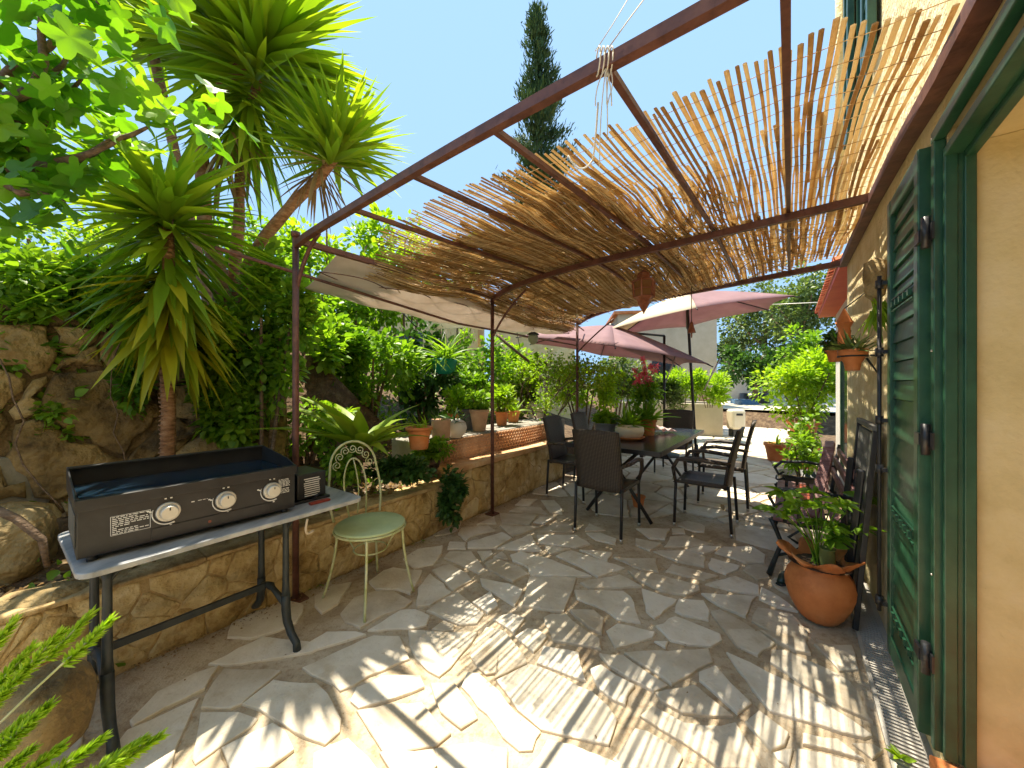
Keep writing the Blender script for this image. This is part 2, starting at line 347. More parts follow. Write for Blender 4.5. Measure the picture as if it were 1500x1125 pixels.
# --- crazy paving: stones traced as places on the ground, then filled in with further stones
T = [
 (100,925,5, [[(430,740),(960,500),(860,720),(790,870),(750,1060),(200,1060),(330,870)],[(1140,290),(1500,290),(1560,300),(1270,545),(1190,580),(970,575),(1000,490)],
   [(970,600),(1250,600),(1390,650),(1340,710),(1110,860),(930,985),(905,940),(940,780)]]),
 (0,0,1, [[(324,1099),(352,1085),(400,1062),(418,1073),(431,1101),(395,1128),(337,1134)],[(288,1133),(322,1101),(335,1134)],
   [(354,1034),(400,999),(446,1004),(464,1004),(480,1019),(488,1033),(500,1057),(498,1075),(476,1094),(448,1084),(418,1067),(400,1056),(380,1043)],
   [(636,1101),(668,1095),(700,1091),(744,1101),(743,1134),(642,1134)],
   [(955,1038),(1000,1062),(1036,1067),(1078,1062),(1098,1093),(1120,1134),(1055,1130),(1000,1091),(937,1052)],
   [(914,959),(960,956),(1000,955),(1038,953),(1045,973),(1022,983),(1000,997),(984,1006),(948,981)],
   [(960,1018),(1000,1011),(1018,1007),(1074,1052),(1040,1053),(1000,1048),(968,1030)],
   [(920,838),(960,843),(1024,860),(1025,867),(1004,874),(972,869),(930,850)],[(899,818),(930,820),(961,820),(965,840),(940,836)],
   [(190,1060),(230,1018),(285,990),(322,978),(300,1012),(240,1042),(195,1068)],[(305,975),(385,935),(425,940),(480,946),(455,958),(400,968),(330,977)],
   [(556,1107),(576,1103),(636,1102),(644,1122),(630,1136),(574,1136)]]),
 (400,925,5, [[(215,280),(740,45),(930,50),(960,120),(1000,215),(700,340),(590,410),(490,450),(370,370)],[(990,10),(1500,20),(1450,100),(1370,190),(1300,280),(1215,345),(1130,300),(1050,220),(1000,120)],
   [(565,525),(610,430),(800,340),(1080,340),(1110,420),(880,510),(630,580)],[(610,595),(880,540),(1090,535),(1150,610),(1305,765),(1190,860),(1000,890),(830,940),(700,740)],
   [(1150,390),(1330,390),(1500,650),(1375,730),(1230,610),(1190,520)],[(300,910),(550,800),(700,940),(790,1060),(290,1060)]]),
 (700,925,5, [[(60,-20),(200,10),(260,90),(350,200),(360,250),(120,360),(150,315),(60,330),(0,280),(-60,190),(-20,90)],[(270,50),(360,-10),(440,0),(510,50),(410,165)],
   [(480,120),(740,170),(790,375),(700,350),(430,245)],[(370,255),(450,275),(840,460),(960,570),(1020,660),(960,845),(640,780),(460,735),(290,590),(130,372)],
   [(-80,310),(0,320),(80,385),(275,610),(460,750),(425,800),(400,885),(300,890),(180,790),(0,570),(-120,420)],[(510,805),(700,850),(950,950),(1080,1010),(1040,1060),(330,1060)],
   [(820,290),(900,260),(1010,340),(1150,410),(1080,555),(990,520),(890,440)],[(890,180),(1060,190),(1210,300),(1390,415),(1290,455),(1120,370),(960,270)],
   [(990,960),(1150,730),(1240,750),(1430,860),(1500,940),(1440,1060),(1080,1030)]]),
 (1000,925,5, [[(120,310),(240,260),(350,390),(505,540),(400,615),(250,480),(120,370)],[(320,165),(490,240),(740,370),(960,480),(1390,780),(1330,795),(1000,700),(800,650),(640,600),(510,440)],
   [(655,150),(740,150),(1060,290),(1220,380),(1300,480),(1395,680),(1170,580),(900,420),(640,240)],[(320,0),(560,10),(680,100),(550,190),(400,120)],[(570,10),(890,60),(940,180),(830,160),(690,90)],
   [(960,100),(1240,110),(1290,290),(1150,300),(1050,190)],[(460,680),(560,600),(780,765),(750,850),(650,890),(560,790)],[(840,880),(1000,910),(1350,1010),(1300,1060),(800,1060)],[(880,765),(1140,810),(1330,960),(1100,895),(880,845)],[(1240,835),(1400,845),(1470,890),(1390,950)],[(660,905),(810,875),(780,1000),(700,960)]]),
 (450,775,5.556, [[(270,700),(380,570),(560,515),(700,515),(855,600),(800,650),(620,710),(430,820),(310,770)],[(490,835),(760,670),(880,665),(1000,720),(970,795),(860,825)],
   [(500,440),(620,350),(700,325),(940,350),(885,470),(840,540),(740,505),(560,500)],[(1015,345),(1160,295),(1300,370),(1340,430),(1190,510)],[(900,490),(1000,370),(1175,525),(1000,630),(890,640)],
   [(870,330),(780,250),(900,170),(1105,140),(1085,220),(1025,295)],[(1110,245),(1155,195),(1335,195),(1460,360),(1400,375),(1250,300)],[(970,680),(1140,560),(1230,530),(1440,700),(1380,780),(1240,795)],[(1010,830),(1110,755),(1200,800),(1190,838)],
   [(60,560),(200,470),(360,440),(250,620),(120,700),(60,640)],[(230,850),(400,850),(480,870),(330,920),(90,990),(20,930),(160,850)]]),
 (690,775,5.556, [[(210,170),(480,50),(580,190)],[(535,60),(860,60),(970,130),(860,160),(550,120)],[(600,145),(810,168),(640,212)],[(690,225),(810,180),(1250,330),(1030,402),(900,320)],[(880,180),(1150,200),(1110,275)],
   [(320,220),(400,195),(620,250),(980,395),(490,390),(460,320),(340,270)],[(180,240),(250,195),(300,255)],[(110,290),(190,250),(400,320),(465,380),(340,440),(150,350)],[(50,190),(165,185),(180,215),(100,275)],
   [(475,405),(860,405),(830,510),(755,685),(410,640),(450,500)],[(75,415),(310,460),(425,510),(355,640),(230,560),(90,470)],[(840,505),(1240,515),(1300,560),(1380,775),(1190,745),(1090,670),(860,580)],[(890,450),(1210,385),(1390,480),(1150,490),(960,490)],
   [(590,730),(640,705),(770,700),(880,800),(1050,910),(1060,990),(900,960),(665,920)],[(800,672),(1000,675),(1080,745),(1065,870),(960,820)],[(1100,840),(1190,780),(1500,850),(1480,895),(1340,940),(1175,985)],[(180,745),(330,700),(440,740),(355,870)],[(10,610),(160,520),(220,640),(140,700)]]),
 (930,775,5.556, [[(55,495),(345,590),(210,715),(160,740),(90,680)],[(170,800),(330,725),(695,870),(710,920),(620,970),(440,955),(290,920)],[(155,925),(270,928),(250,980)],[(240,150),(285,70),(420,60),(560,110),(640,130),(450,148)],
   [(150,190),(390,182),(575,230),(565,315),(350,275)],[(410,180),(560,145),(690,155),(610,200),(560,213)],[(620,245),(855,310),(840,340),(740,380),(605,325)],[(650,200),(720,155),(955,152),(1065,222),(1055,288),(900,285)],[(880,345),(920,305),(1080,300),(1095,410),(1000,425)],
   [(250,355),(300,295),(680,393),(570,425)],[(540,535),(990,562),(900,730),(710,650)],[(570,460),(820,395),(1010,470),(1010,545),(800,515)],[(360,575),(560,592),(610,680),(600,755),(400,715),(325,680)],[(615,685),(690,668),(900,780),(1130,940),(1000,1005),(830,975),(745,860)],
   [(1030,485),(1180,565),(1330,685),(1150,645),(1010,580)],[(950,760),(1000,650),(1280,705),(1410,850),(1390,955),(1200,895)],[(5,85),(215,130),(120,185),(5,140)],[(10,5),(285,5),(245,95),(120,85)],[(300,5),(395,5),(410,45),(305,45)]]),
 (640,690,5.556, [[(170,520),(200,470),(420,452),(475,490),(300,535),(240,575)],[(250,590),(530,505),(610,550),(480,635),(250,635)],[(510,452),(845,462),(620,538)],[(510,352),(825,362),(775,418),(755,445),(530,436)],[(785,425),(840,383),(970,388),(880,440)],
   [(590,330),(680,293),(848,303),(900,358),(700,342)],[(325,443),(468,378),(485,437)],[(635,280),(692,232),(820,232),(750,287)],[(845,243),(955,243),(1020,320),(1020,355),(920,345)],[(825,500),(970,424),(1105,463),(1105,508)],[(85,645),(103,585),(235,592),(235,645)],[(5,622),(45,612),(38,680),(5,712)],
   [(1205,498),(1240,435),(1370,488)],[(1215,512),(1330,512),(1465,562),(1455,605),(1290,568)]]),
]
polys = []
for ox, oy, sc, L in T:
    for pl in L:
        w = [UZ(ox+x/sc, oy+y/sc) for x, y in pl]; polys.append([toqs(p) for p in w])
def inside(p, poly):
    c = False; n = len(poly)
    for i in range(n):
        a = poly[i]; b = poly[(i+1) % n]
        if (a[1] > p[1]) != (b[1] > p[1]) and p[0] < (b[0]-a[0])*(p[1]-a[1])/(b[1]-a[1])+a[0]: c = not c
    return c
def clip(poly, a, b, c):                                     # keep a*x+b*y<=c
    o = []; n = len(poly)
    for i in range(n):
        p = poly[i]; q = poly[(i+1) % n]; dp = a*p[0]+b*p[1]-c; dq = a*q[0]+b*q[1]-c
        if dp <= 0: o.append(p)
        if (dp < 0) != (dq < 0) and dp != dq: t = dp/(dp-dq); o.append((p[0]+t*(q[0]-p[0]), p[1]+t*(q[1]-p[1])))
    return o
def inset(poly, d):
    n = len(poly); o = list(poly)
    ar = sum(poly[i][0]*poly[(i+1) % n][1]-poly[(i+1) % n][0]*poly[i][1] for i in range(n)); sg = 1 if ar > 0 else -1
    for i in range(n):
        a = poly[i]; b = poly[(i+1) % n]; dx = b[0]-a[0]; dy = b[1]-a[1]; L = math.hypot(dx, dy)+1e-9
        nx, ny = dy/L*sg, -dx/L*sg; o = clip(o, nx, ny, nx*a[0]+ny*a[1]-d)
        if len(o) < 3: return None
    return o
def area(p): return abs(sum(p[i][0]*p[(i+1) % len(p)][1]-p[(i+1) % len(p)][0]*p[i][1] for i in range(len(p))))/2
def power_cells(q0, q1, s0, s1, step, seed, wt=.5, stretch=1.):
    rd = random.Random(seed); S = []
    n = int((q1-q0)*(s1-s0)/(step*step)*1.0)
    for _ in range(n*6):
        p = (rd.uniform(q0, q1), rd.uniform(s0, s1))
        if all(((p[0]-o[0])/stretch)**2+(p[1]-o[1])**2 > (step*.62)**2 for o in S): S.append((*p, (rd.random()**2)*(step*wt)**2))
        if len(S) >= n: break
    return S, q0, q1, s0, s1, step
def cells(sites, q0, q1, s0, s1, step, blockers=()):
    allS = list(sites)+list(blockers); out = []
    for i, a in enumerate(sites):
        c = [(max(q0, a[0]-2*step), max(s0, a[1]-2*step)), (min(q1, a[0]+2*step), max(s0, a[1]-2*step)), (min(q1, a[0]+2*step), min(s1, a[1]+2*step)), (max(q0, a[0]-2*step), min(s1, a[1]+2*step))]
        for j, b in enumerate(allS):
            if i == j: continue
            dx, dy = b[0]-a[0], b[1]-a[1]
            if dx*dx+dy*dy > (3.2*step)**2: continue
            c = clip(c, 2*dx, 2*dy, b[0]**2+b[1]**2-a[0]**2-a[1]**2+a[2]-b[2])
            if len(c) < 3: break
        if len(c) >= 3: out.append(c)
    return out
QA, QB, SA, SB = -1.2, 13.8, .14, 3.35
sites, *box_ = power_cells(QA, QB, SA, SB, .40, 5, .9)
def nearpoly(p):
    return any(inside(p, pl) for pl in polys)
block = []
for pl in polys:
    n = len(pl); cx = sum(p[0] for p in pl)/n; cy = sum(p[1] for p in pl)/n; block.append((cx, cy, 0))
    for i in range(n):
        a, b = pl[i], pl[(i+1) % n]; k = max(1, int(math.hypot(a[0]-b[0], a[1]-b[1])/.13))
        for t in range(k): u = t/k; block.append((cx+(a[0]+(b[0]-a[0])*u-cx)*.88, cy+(a[1]+(b[1]-a[1])*u-cy)*.88, 0))
sites = [p for p in sites if not nearpoly(p)]
def overlap(c, pl):
    return any(inside(p, pl) for p in c) or any(inside(p, c) for p in pl)
fill = []
for c in cells(sites, *box_, blockers=block):
    c = inset(c, random.uniform(.011, .022))
    if not c or area(c) < .004: continue
    cx = sum(p[0] for p in c)/len(c); cy = sum(p[1] for p in c)/len(c)
    if cy > WQ(cx)-.02 or (cx > 5.9 and cy > 2.3+9): continue
    for k in range(4):
        if any(overlap(c, pl) for pl in polys): c = [(cx+(x-cx)*.75, cy+(y-cy)*.75) for x, y in c]
        else: break
    else: continue
    if area(c) > .004: fill.append(c)
def slab_stones(mb, plist, place, hgt, chamf, rough, seed, bulge=0., mi=0):
    rd = random.Random(seed)
    for pl in plist:
        ar = sum(pl[i][0]*pl[(i+1) % len(pl)][1]-pl[(i+1) % len(pl)][0]*pl[i][1] for i in range(len(pl)))
        if ar < 0: pl = pl[::-1]
        pts = []
        for i in range(len(pl)):
            a, b = pl[i], pl[(i+1) % len(pl)]; L = math.hypot(a[0]-b[0], a[1]-b[1]); k = max(1, min(9, int(L/.055)))
            for t in range(k):
                u = t/k; w = 0 if t == 0 else rough
                pts.append((a[0]+(b[0]-a[0])*u+rd.gauss(0, w), a[1]+(b[1]-a[1])*u+rd.gauss(0, w)))
        cx = sum(p[0] for p in pts)/len(pts); cy = sum(p[1] for p in pts)/len(pts)
        rad = math.sqrt(max(area(pl), 1e-4)); k1 = max(.55, 1-chamf*2.2/rad)
        tx, ty, h0 = rd.gauss(0, .004), rd.gauss(0, .004), hgt+rd.gauss(0, .0015)
        rings = [(1.0, -.02), (1.0, h0-chamf), (k1*.5+.5, h0-chamf*.25), (k1, h0)]
        if bulge: rings.append((k1*.55, h0+bulge))
        V = []
        for k, z in rings:
            for p in pts: V.append(place(cx+(p[0]-cx)*k, cy+(p[1]-cy)*k, z+(tx*(p[0]-cx)+ty*(p[1]-cy) if z > 0 else 0)+(rd.gauss(0, bulge*.25) if bulge and k < 1 else 0)))
        V.append(place(cx, cy, rings[-1][1]+bulge*.2)); n = len(pts); Fs = []
        for r_ in range(len(rings)-1):
            for i in range(n): j = (i+1) % n; Fs.append((r_*n+i, r_*n+j, (r_+1)*n+j, (r_+1)*n+i))
        b = (len(rings)-1)*n
        for i in range(n): Fs.append((b+i, b+(i+1) % n, len(V)-1))
        mb.add(V, Fs, smooth=bool(bulge), mi=mi)
# mortar bed
m_ = MB(); nx = 90; P = []
for j in range(30):
    for i in range(nx):
        q = -1.5+15.35*i/(nx-1); s = .0+(WQ(q)+.08)*j/29; P.append(QS(q, s, .0015*math.sin(q*17+s*11)+.001*math.sin(q*41-s*37)))
o = grid_mesh('mortar_bed', P, nx, 30, mortar); tag(o, kind='structure')
mb = MB(); slab_stones(mb, polys+fill, lambda q, s, z: QS(q, s, z), .014, .004, .004, 3)
o = mb.build('paving', stone); tag(o, kind='structure')

# drain grate along the wall
d = empty('drain_channel', 'long pale slotted drain grate in the paving at the foot of the house wall', 'drain', QS(.5, .07, 0), ROT)
mb = MB()
mb.hbox(-.6, 3.4, .113, .128, -.03, .016); mb.hbox(-.6, 3.4, .0, .022, -.03, .016)
for i in range(int(4.0/.021)):
    q = -.6+i*.021; mb.hexa([QS(q, .022, .0), QS(q+.004, .113, .0), QS(q+.0145, .113, .0), QS(q+.0105, .022, .0), QS(q, .022, .013), QS(q+.004, .113, .013), QS(q+.0145, .113, .013), QS(q+.0105, .022, .013)])
mb.build('grate', pm('weathered grey plastic', [(.36,.34,.30),(.50,.47,.42)], 8, .6, .1, 50), d)
MB().hbox(-.6, 3.4, .02, .115, -.028, -.024).build('channel_bed', black, d)

# ============================================================ RETAINING WALLS
def wallface(mb, q0, q1, z0, z1, step, seed, st, base, top_d=.24, bulge=.004, rough=.006):
    S = power_cells(q0, q1, z0, z1, step, seed, .9)
    cs = []
    for c in cells(*S):
        c = inset(c, .004)
        if c and area(c) > .001: cs.append(c)
    slab_stones(mb, cs, lambda q, z, h: QS(q, st(q)-h, z), .012, .006, rough, seed, bulge)
lw = empty('retaining_wall', 'low rough ochre stone retaining wall running behind the griddle table and bistro chair', 'wall', QS(1.2, 2.8, 0), ROT)
mb = MB(); st = lambda q: WQ(q)
wallface(mb, -.9, 2.45, .005, .405, .135, 21, st, 0); mb.build('stone_face', wallstone, lw)
def along(mb, q0, q1, n, s_in, s_out, z0, z1, dz=0.):
    for i in range(n):
        a = q0+(q1-q0)*i/n; b = q0+(q1-q0)*(i+1)/n
        j = random.uniform(-dz, dz); mb.hexa([QS(a, WQ(a)+s_in, z0), QS(a, WQ(a)+s_out, z0), QS(b, WQ(b)+s_out, z0), QS(b, WQ(b)+s_in, z0), QS(a, WQ(a)+s_in, z1+j), QS(a, WQ(a)+s_out, z1+j), QS(b, WQ(b)+s_out, z1+j), QS(b, WQ(b)+s_in, z1+j)])
mb = MB(); along(mb, -.9, 2.45, 14, -.004, .2, -.03, .402); mb.build('wall_core', wallmortar, lw)
mb = MB(); random.seed(4); along(mb, -.9, 2.45, 9, -.02, .24, .405, .43, .006); mb.build('coping', wallmortar, lw, bevel=.008)
rw = empty('raised_planter_wall', 'taller stone planter wall topped with orange terracotta coping slabs beside the dining chairs', 'wall', QS(3.4, 3, 0), ROT)
mb = MB(); wallface(mb, 2.47, 4.75, .005, .50, .15, 22, st, 0); mb.build('stone_face', wallstone, rw)
mb = MB(); along(mb, 2.47, 4.75, 8, -.004, .5, -.03, .50); mb.build('wall_core', wallmortar, rw)
mb = MB(); along(mb, 2.46, 4.8, 8, -.035, .52, .502, .555, .003); mb.build('coping', tileo, rw, bevel=.01)
# scalloped tile screen carrying a shelf of pots
ts = empty('scalloped_tile_row', 'long low row of scalloped terracotta tiles standing on the orange coping under the potted plants', 'tile row', QS(3.5, 3.2, .555), ROT)
mb = MB(); th = .235
def tq(i): return 2.55+i
for r_ in range(6):
    z = .557+r_*.037; n = 42
    for i in range(n):
        q = 2.52+(i+.5*(r_ % 2))*.0525; sx = WQ(q)+.2+.03*math.sin((q-2.5)*3)
        c = QS(q, sx, z); pts = []
        vs = []
        for k in range(7):
            t = math.pi*k/6; vs.append(c + A*(math.cos(t)*.0265) + Vector((0,0,math.sin(t)*.034))); 
        vs2 = [v - N*.028 + Vector((0,0,-.004)) for v in vs]
        mb.tube([v-N*(.012+.010*math.sin(math.pi*j_/6)) for j_, v in enumerate(vs)], .0062, 5)
mb.build('tile_scallops', pm('faded terracotta', [(.46,.20,.08),(.60,.34,.18),(.68,.46,.30)], 5, .8, .2, 50, dist=.003), ts)
mb = MB(); along(mb, 2.48, 4.75, 12, .205, .225, .556, .775); mb.build('tile_backing', terra2, ts)
sh = empty('pot_shelf', 'grey stone shelf behind the scalloped tiles carrying a line of flower pots', 'shelf', QS(3.4, 3.5, .5), ROT)
mb = MB(); along(mb, 2.3, 5.2, 10, .235, .75, .40, .785, .003); mb.build('shelf_slab', pm('grey stone slab', [(.22,.2,.17),(.38,.35,.30)], 4, .9, .4, 30), sh, bevel=.01)
# rock wall behind the yucca
kw = empty('rock_wall', 'tall rough brown rock wall in the shade behind the griddle and yucca', 'wall', QS(1, 4, .4), ROT)
mb = MB(); S = power_cells(-3.2, 1.40, .35, 1.72, .27, 33, 1.2)
cs = [c for c in (inset(c, .012) for c in cells(*S)) if c and area(c) > .003]
slab_stones(mb, cs, lambda q, z, h: QS(q, 3.93-h+.06*math.sin(q*2.3)+.12*(z-.4), z), .045, .016, .014, 9, .018); mb.build('rocks', rock, kw)
mb = MB(); P = []
for j in range(8):
    for i in range(40): q = -3.3+4.72*i/39; z = .2+1.62*j/7; P.append(QS(q, 3.935+.06*math.sin(q*2.3)+.12*(z-.4), z))
grid_mesh('wall_core', P, 40, 8, pm('dark earth joint', [(.09,.06,.028),(.24,.17,.09)], 9, .95, .5, 30, dist=.03), kw)

# ============================================================ HOUSE
hs = empty('house', 'yellow rough rendered two storey house along the right of the patio', 'house', QS(2, 0, 0), ROT)
def wallpanel(name, q0, q1, z0, z1, m, s=0., th=.4):
    return MB().hbox(q0, q1, s-th, s, z0, z1).build(name, m, hs)
QD = 1.83
wallpanel('wall', QD, 4.5, 0, 3.3, roughpl); 
wallpanel('lintel_wall', -2.5, QD, 2.19, 3.3, plaster)
wallpanel('near_wall', -2.5, -.6, 0, 2.19, plaster)
mb = MB()
mb.hbox(3.82, 4.5, -.4, 0, 3.3, 6.2); mb.hbox(-2.5, 3.2, -.4, 0, 3.3, 6.2); mb.hbox(3.2, 3.82, -.4, 0, 4.7, 6.2); mb.hbox(3.2,3.82,-.4,-.2,3.3,4.7)
mb.build('upper_wall', roughpl, hs)
# smooth reveal round the door opening
mb = MB(); mb.hbox(QD-.003, QD+.4, -1.2, -.4, 0, 3.2); mb.hbox(-.6, QD-.004, -1.2, -.056, 2.12, 2.188); mb.hbox(QD-.012, QD-.001, -.4, -.056, .12, 2.118)
mb.build('door_reveal', plaster, hs)
MB().hbox(-.6, QD-.015, -3, -.9, -.02, .1).build('inside_floor', beigepl, hs)
mb = MB(); mb.hbox(-.7, QD+.3, -3.2, -3.1, 0, 2.6); mb.hbox(-.7, QD+.3, -3.1, -1.2, 2.5, 2.6); mb.hbox(QD, QD+.1, -3.1, -1.2, 0, 2.5); mb.hbox(-.7,-.6,-3.1,-.4,0,2.5); mb.build('inside_wall', whitepl, hs)
# green door frame
fr = MB()
for z0, z1, q0, q1, s0, s1 in ((.13, 2.16, QD-.002, QD+.03, .001, .03), (.13, 2.12, QD-.022, QD-.012, -.056, .012), (.13, 2.1, QD-.034, QD-.022, -.056, -.030), (.13, 2.11, QD-.030, QD-.022, -.018, .012)):
    fr.hbox(q0, q1, s0, s1, z0, z1)
fr.hbox(-.6, QD+.03, .001, .03, 2.162, 2.2); fr.hbox(-.6, QD-.012, -.056, .012, 2.09, 2.119); fr.hbox(-.6, QD-.034, -.056, -.03, 2.07, 2.09)
fr.build('door_frame', greenp, hs, bevel=.003)
# hinge pins
for z in (.42, 1.16, 1.86):
    mb = MB(); c = QS(QD+.012, .045, z)
    mb.tube([c-Vector((0,0,.05)), c+Vector((0,0,.055))], .012, 10); mb.hbox(QD-.02, QD+.045, .031, .037, z-.028, z+.028)
    mb.hbox(QD+.03, QD+.09, .05, .058, z-.02, z+.02); mb.build('hinge', black, hs)
    MB().tube([QS(QD-.02, .036, z+.3), QS(QD-.02, .04, z+.3)], .004, 8).build('screw', steel, hs)
# door sill
sl_ = MB()
for i in range(5): sl_.hbox(QD-.02-.29*(i+1)+.006, QD-.02-.29*i, -.5, .045, .085, .125)
sl_.build('door_sill', terra, hs, bevel=.006)
MB().hbox(-.6, QD-.02, -.5, .028, 0, .083).build('sill_base', plaster, hs)
# open shutter leaf, folded back on the wall
def shutter_leaf(parent, name, q0, q1, z0, z1, sf, th=.042, slats=13, rod=True):
    mb = MB(); w = .055
    mb.hbox(q0, q0+w, sf-th, sf, z0, z1); mb.hbox(q1-w, q1, sf-th, sf, z0, z1)
    mb.hbox(q0+w, q1-w, sf-th, sf-.002, z0, z0+.09); mb.hbox(q0+w, q1-w, sf-th, sf-.002, z1-.07, z1)
    o = mb.build(name, greenp, parent, bevel=.004)
    mb = MB(); n = slats; h = (z1-z0-.16)/n
    for i in range(n):
        za = z0+.09+i*h; zb = za+h
        mb.hexa([QS(q0+w,sf-.030,za),QS(q0+w,sf-.010,za),QS(q1-w,sf-.010,za),QS(q1-w,sf-.030,za),QS(q0+w,sf-.034,zb-.004),QS(q0+w,sf-.020,zb-.004),QS(q1-w,sf-.020,zb-.004),QS(q1-w,sf-.034,zb-.004)])
    mb.hbox(q0+w, q1-w, sf-.040, sf-.032, z0+.09, z1-.07)
    mb.build('slats', greenp, o); return o
sh1 = shutter_leaf(hs, 'shutter', 1.905, 2.42, .12, 2.18, .052, slats=23)
for z in (1.70, .78, .33):           # ventilation strips with a row of small pegs
    mb = MB(); mb.hbox(1.99, 2.34, .044, .05, z-.028, z-.022); mb.hbox(1.99, 2.34, .044, .05, z+.022, z+.028)
    for i in range(5): q = 2.02+i*.07; mb.hbox(q, q+.02, .044, .056, z-.012, z+.012)
    mb.build('vent_strip', greenp, sh1)
mb = MB(); mb.tube([QS(2.437, .075, .28), QS(2.437, .075, 1.86)], .008, 8)
for z in (.33, .95, 1.18, 1.5, 1.82): mb.tube([QS(2.437, .075, z-.02), QS(2.437, .075, z+.02)], .015, 8); mb.hbox(2.40, 2.44, .053, .07, z-.008, z+.008)
mb.build('locking_rod', black, sh1)
# upper window with green shutters
wf = MB(); wf.hbox(3.2, 3.24, -.2, .01, 3.3, 4.7); wf.hbox(3.78, 3.82, -.2, .01, 3.3, 4.7); wf.hbox(3.2, 3.82, -.2, .01, 4.66, 4.7); wf.hbox(3.2, 3.82, -.2, .03, 3.28, 3.32)
wfo = wf.build('window_frame', greenp, hs)
MB().hbox(3.24, 3.78, -.19, -.18, 3.32, 4.66).build('pane', pm('window glass', [(.05,.07,.08)], 1, .05, 0), wfo)
s2 = shutter_leaf(hs, 'upper_shutter', 3.84, 4.12, 3.3, 4.7, .06, slats=10); s3 = shutter_leaf(hs, 'upper_shutter', 2.92, 3.18, 3.3, 4.7, .06, slats=10)
MB().tube([QS(4.4, .05, 2.6), QS(4.4, .05, 6)], .04, 10).build('rain_pipe', roughpl, hs)
mb = MB()
for a, b in (((1250,95),(1263,200)),): pass
# annexe behind the corner
an = empty('annexe', 'low cream annexe beyond the house corner with red tiled eaves', 'house', QS(6, -.2, 0), ROT)
mb = MB(); mb.hbox(4.52, 7.6, -3, -.15, 0, 2.42); mb.build('wall', whitepl, an)
mb = MB(); mb.hbox(4.52, 4.72, -.15, -.02, 0, 2.4); mb.build('pilaster', whitepl, an, bevel=.02)
MB().tube([QS(4.95, -.1, 0), QS(4.95, -.1, 2.4)], .04, 10).build('rain_pipe', whitepl, an)
mb = MB(); mb.hbox(4.52, 7.75, -3.1, .05, 2.42, 2.47)
mb.build('eaves', pm('red painted eaves', [(.50,.05,.02),(.62,.09,.035)], 4, .6, .1, 40), an)
mb = MB()
for i in range(24):
    q = 4.55+i*.135
    for r_ in range(9):
        s = .10-r_*.34; zz = 2.48+r_*.11
        pts = [QS(q+.055*math.cos(t), s+e, zz+.05*math.sin(t)+(-.0 if e == 0 else .12)) for e in (0, -.38) for t in [math.pi*k/6 for k in range(7)]]
        mb.add(pts, [(k, k+1, k+8, k+7) for k in range(6)], smooth=True)
mb.hexa([QS(4.5,.06,2.471),QS(7.8,.06,2.471),QS(7.8,-3,3.46),QS(4.5,-3,3.46),QS(4.5,.06,2.485),QS(7.8,.06,2.485),QS(7.8,-3,3.475),QS(4.5,-3,3.475)])
mb.build('tile_roof', pm('red roof tile', [(.45,.09,.035),(.60,.17,.07),(.62,.26,.13)], 5, .8, .2, 40, rnd=.4), an)
mb = MB(); mb.hbox(5.5, 6.3, -.149, -.12, .3, 2.0); mb.build('window', pm('dark window', [(.03,.04,.035)], 1, .1, 0), an)
mb = MB(); mb.hbox(5.42, 5.5, -.149, -.1, .25, 2.05); mb.hbox(6.3, 6.38, -.149, -.1, .25, 2.05); mb.hbox(5.5, 6.3, -.149, -.1, 2.0, 2.05); mb.build('window_frame', greenp, an)
# ============================================================ PERGOLA
pg = empty('pergola', 'rusty brown iron pergola frame joined to the house wall', 'pergola', QS(3, 2.9, 0), ROT)
SP = 2.88; PQ = (1.024, 2.93, 4.84); ZT = 2.22
for i, q in enumerate(PQ):
    mb = MB(); mb.tube([QS(q, SP, -.03), QS(q, SP, 2.27)], .019, 10); mb.box(QS(q, SP, .004 if i else .004), (.11, .11, .012), ROT)
    mb.tube([QS(q, SP, 2.27), QS(q, SP, 2.30)], .026, 10); mb.build('post', rust, pg)
def zwall(q): return 2.285+.13*sm(q, 1.1, 2.93)+.03*sm(q, 2.93, 4.6)
def bow(q, s, amp=.05):
    t = min(1, max(0, (SP-s)/SP)); return 2.215+(zwall(q)-2.215)*math.sin(math.pi/2*t**.5)
def cbeam(q0, q1, w, h, zoff=0., amp=.05, wob=0.):
    mb = MB(); n = 22; pts = []
    for i in range(n+1):
        t = i/n; s = SP-.01-(SP-.05)*t; q = q0+(q1-q0)*t; z = bow(q, s, amp)+zoff+wob*math.sin(7*t)*.01
        pts.append(QS(q+.004*math.sin(9*t), s, z))
    for a, b in zip(pts, pts[1:]): mb.bar(a, b+(b-a)*.02, w, h)
    mb.build('cross_beam', rust, pg)
cbeam(1.024, 1.024, .032, .037); cbeam(2.93, 2.93, .035, .045, .0, .07, 1); cbeam(4.84, 4.45, .04, .05, -.01, .06, 1)
for s in (2.257, 1.76, 1.285, .845, .42):
    mb = MB(); mb.bar(QS(1.05, s, bow(1.024, s)+.012), QS(2.93, s, bow(2.93, s)+.035), .022, .022); mb.bar(QS(2.93, s, bow(2.93, s)+.035), QS(4.7, s, bow(4.6, s)+.01), .022, .022)
    mb.build('purlin', rust, pg)
mb = MB(); mb.bar(QS(1.024, SP, 2.25), QS(4.84, SP, 2.25), .035, .035); mb.build('edge_rail', rust, pg)
mb = MB()
for qa_, qb_ in ((-1.2, 1.1), (1.1, 1.7), (1.7, 2.3), (2.3, 2.93), (2.93, 4.5)):
    za_, zb_ = zwall(qa_), zwall(qb_); mb.hexa([QS(qa_,.002,za_-.03),QS(qa_,.055,za_-.03),QS(qb_,.055,zb_-.03),QS(qb_,.002,zb_-.03),QS(qa_,.002,za_+.02),QS(qa_,.055,za_+.02),QS(qb_,.055,zb_+.02),QS(qb_,.002,zb_+.02)])
mb.build('wall_plate', rust, pg)
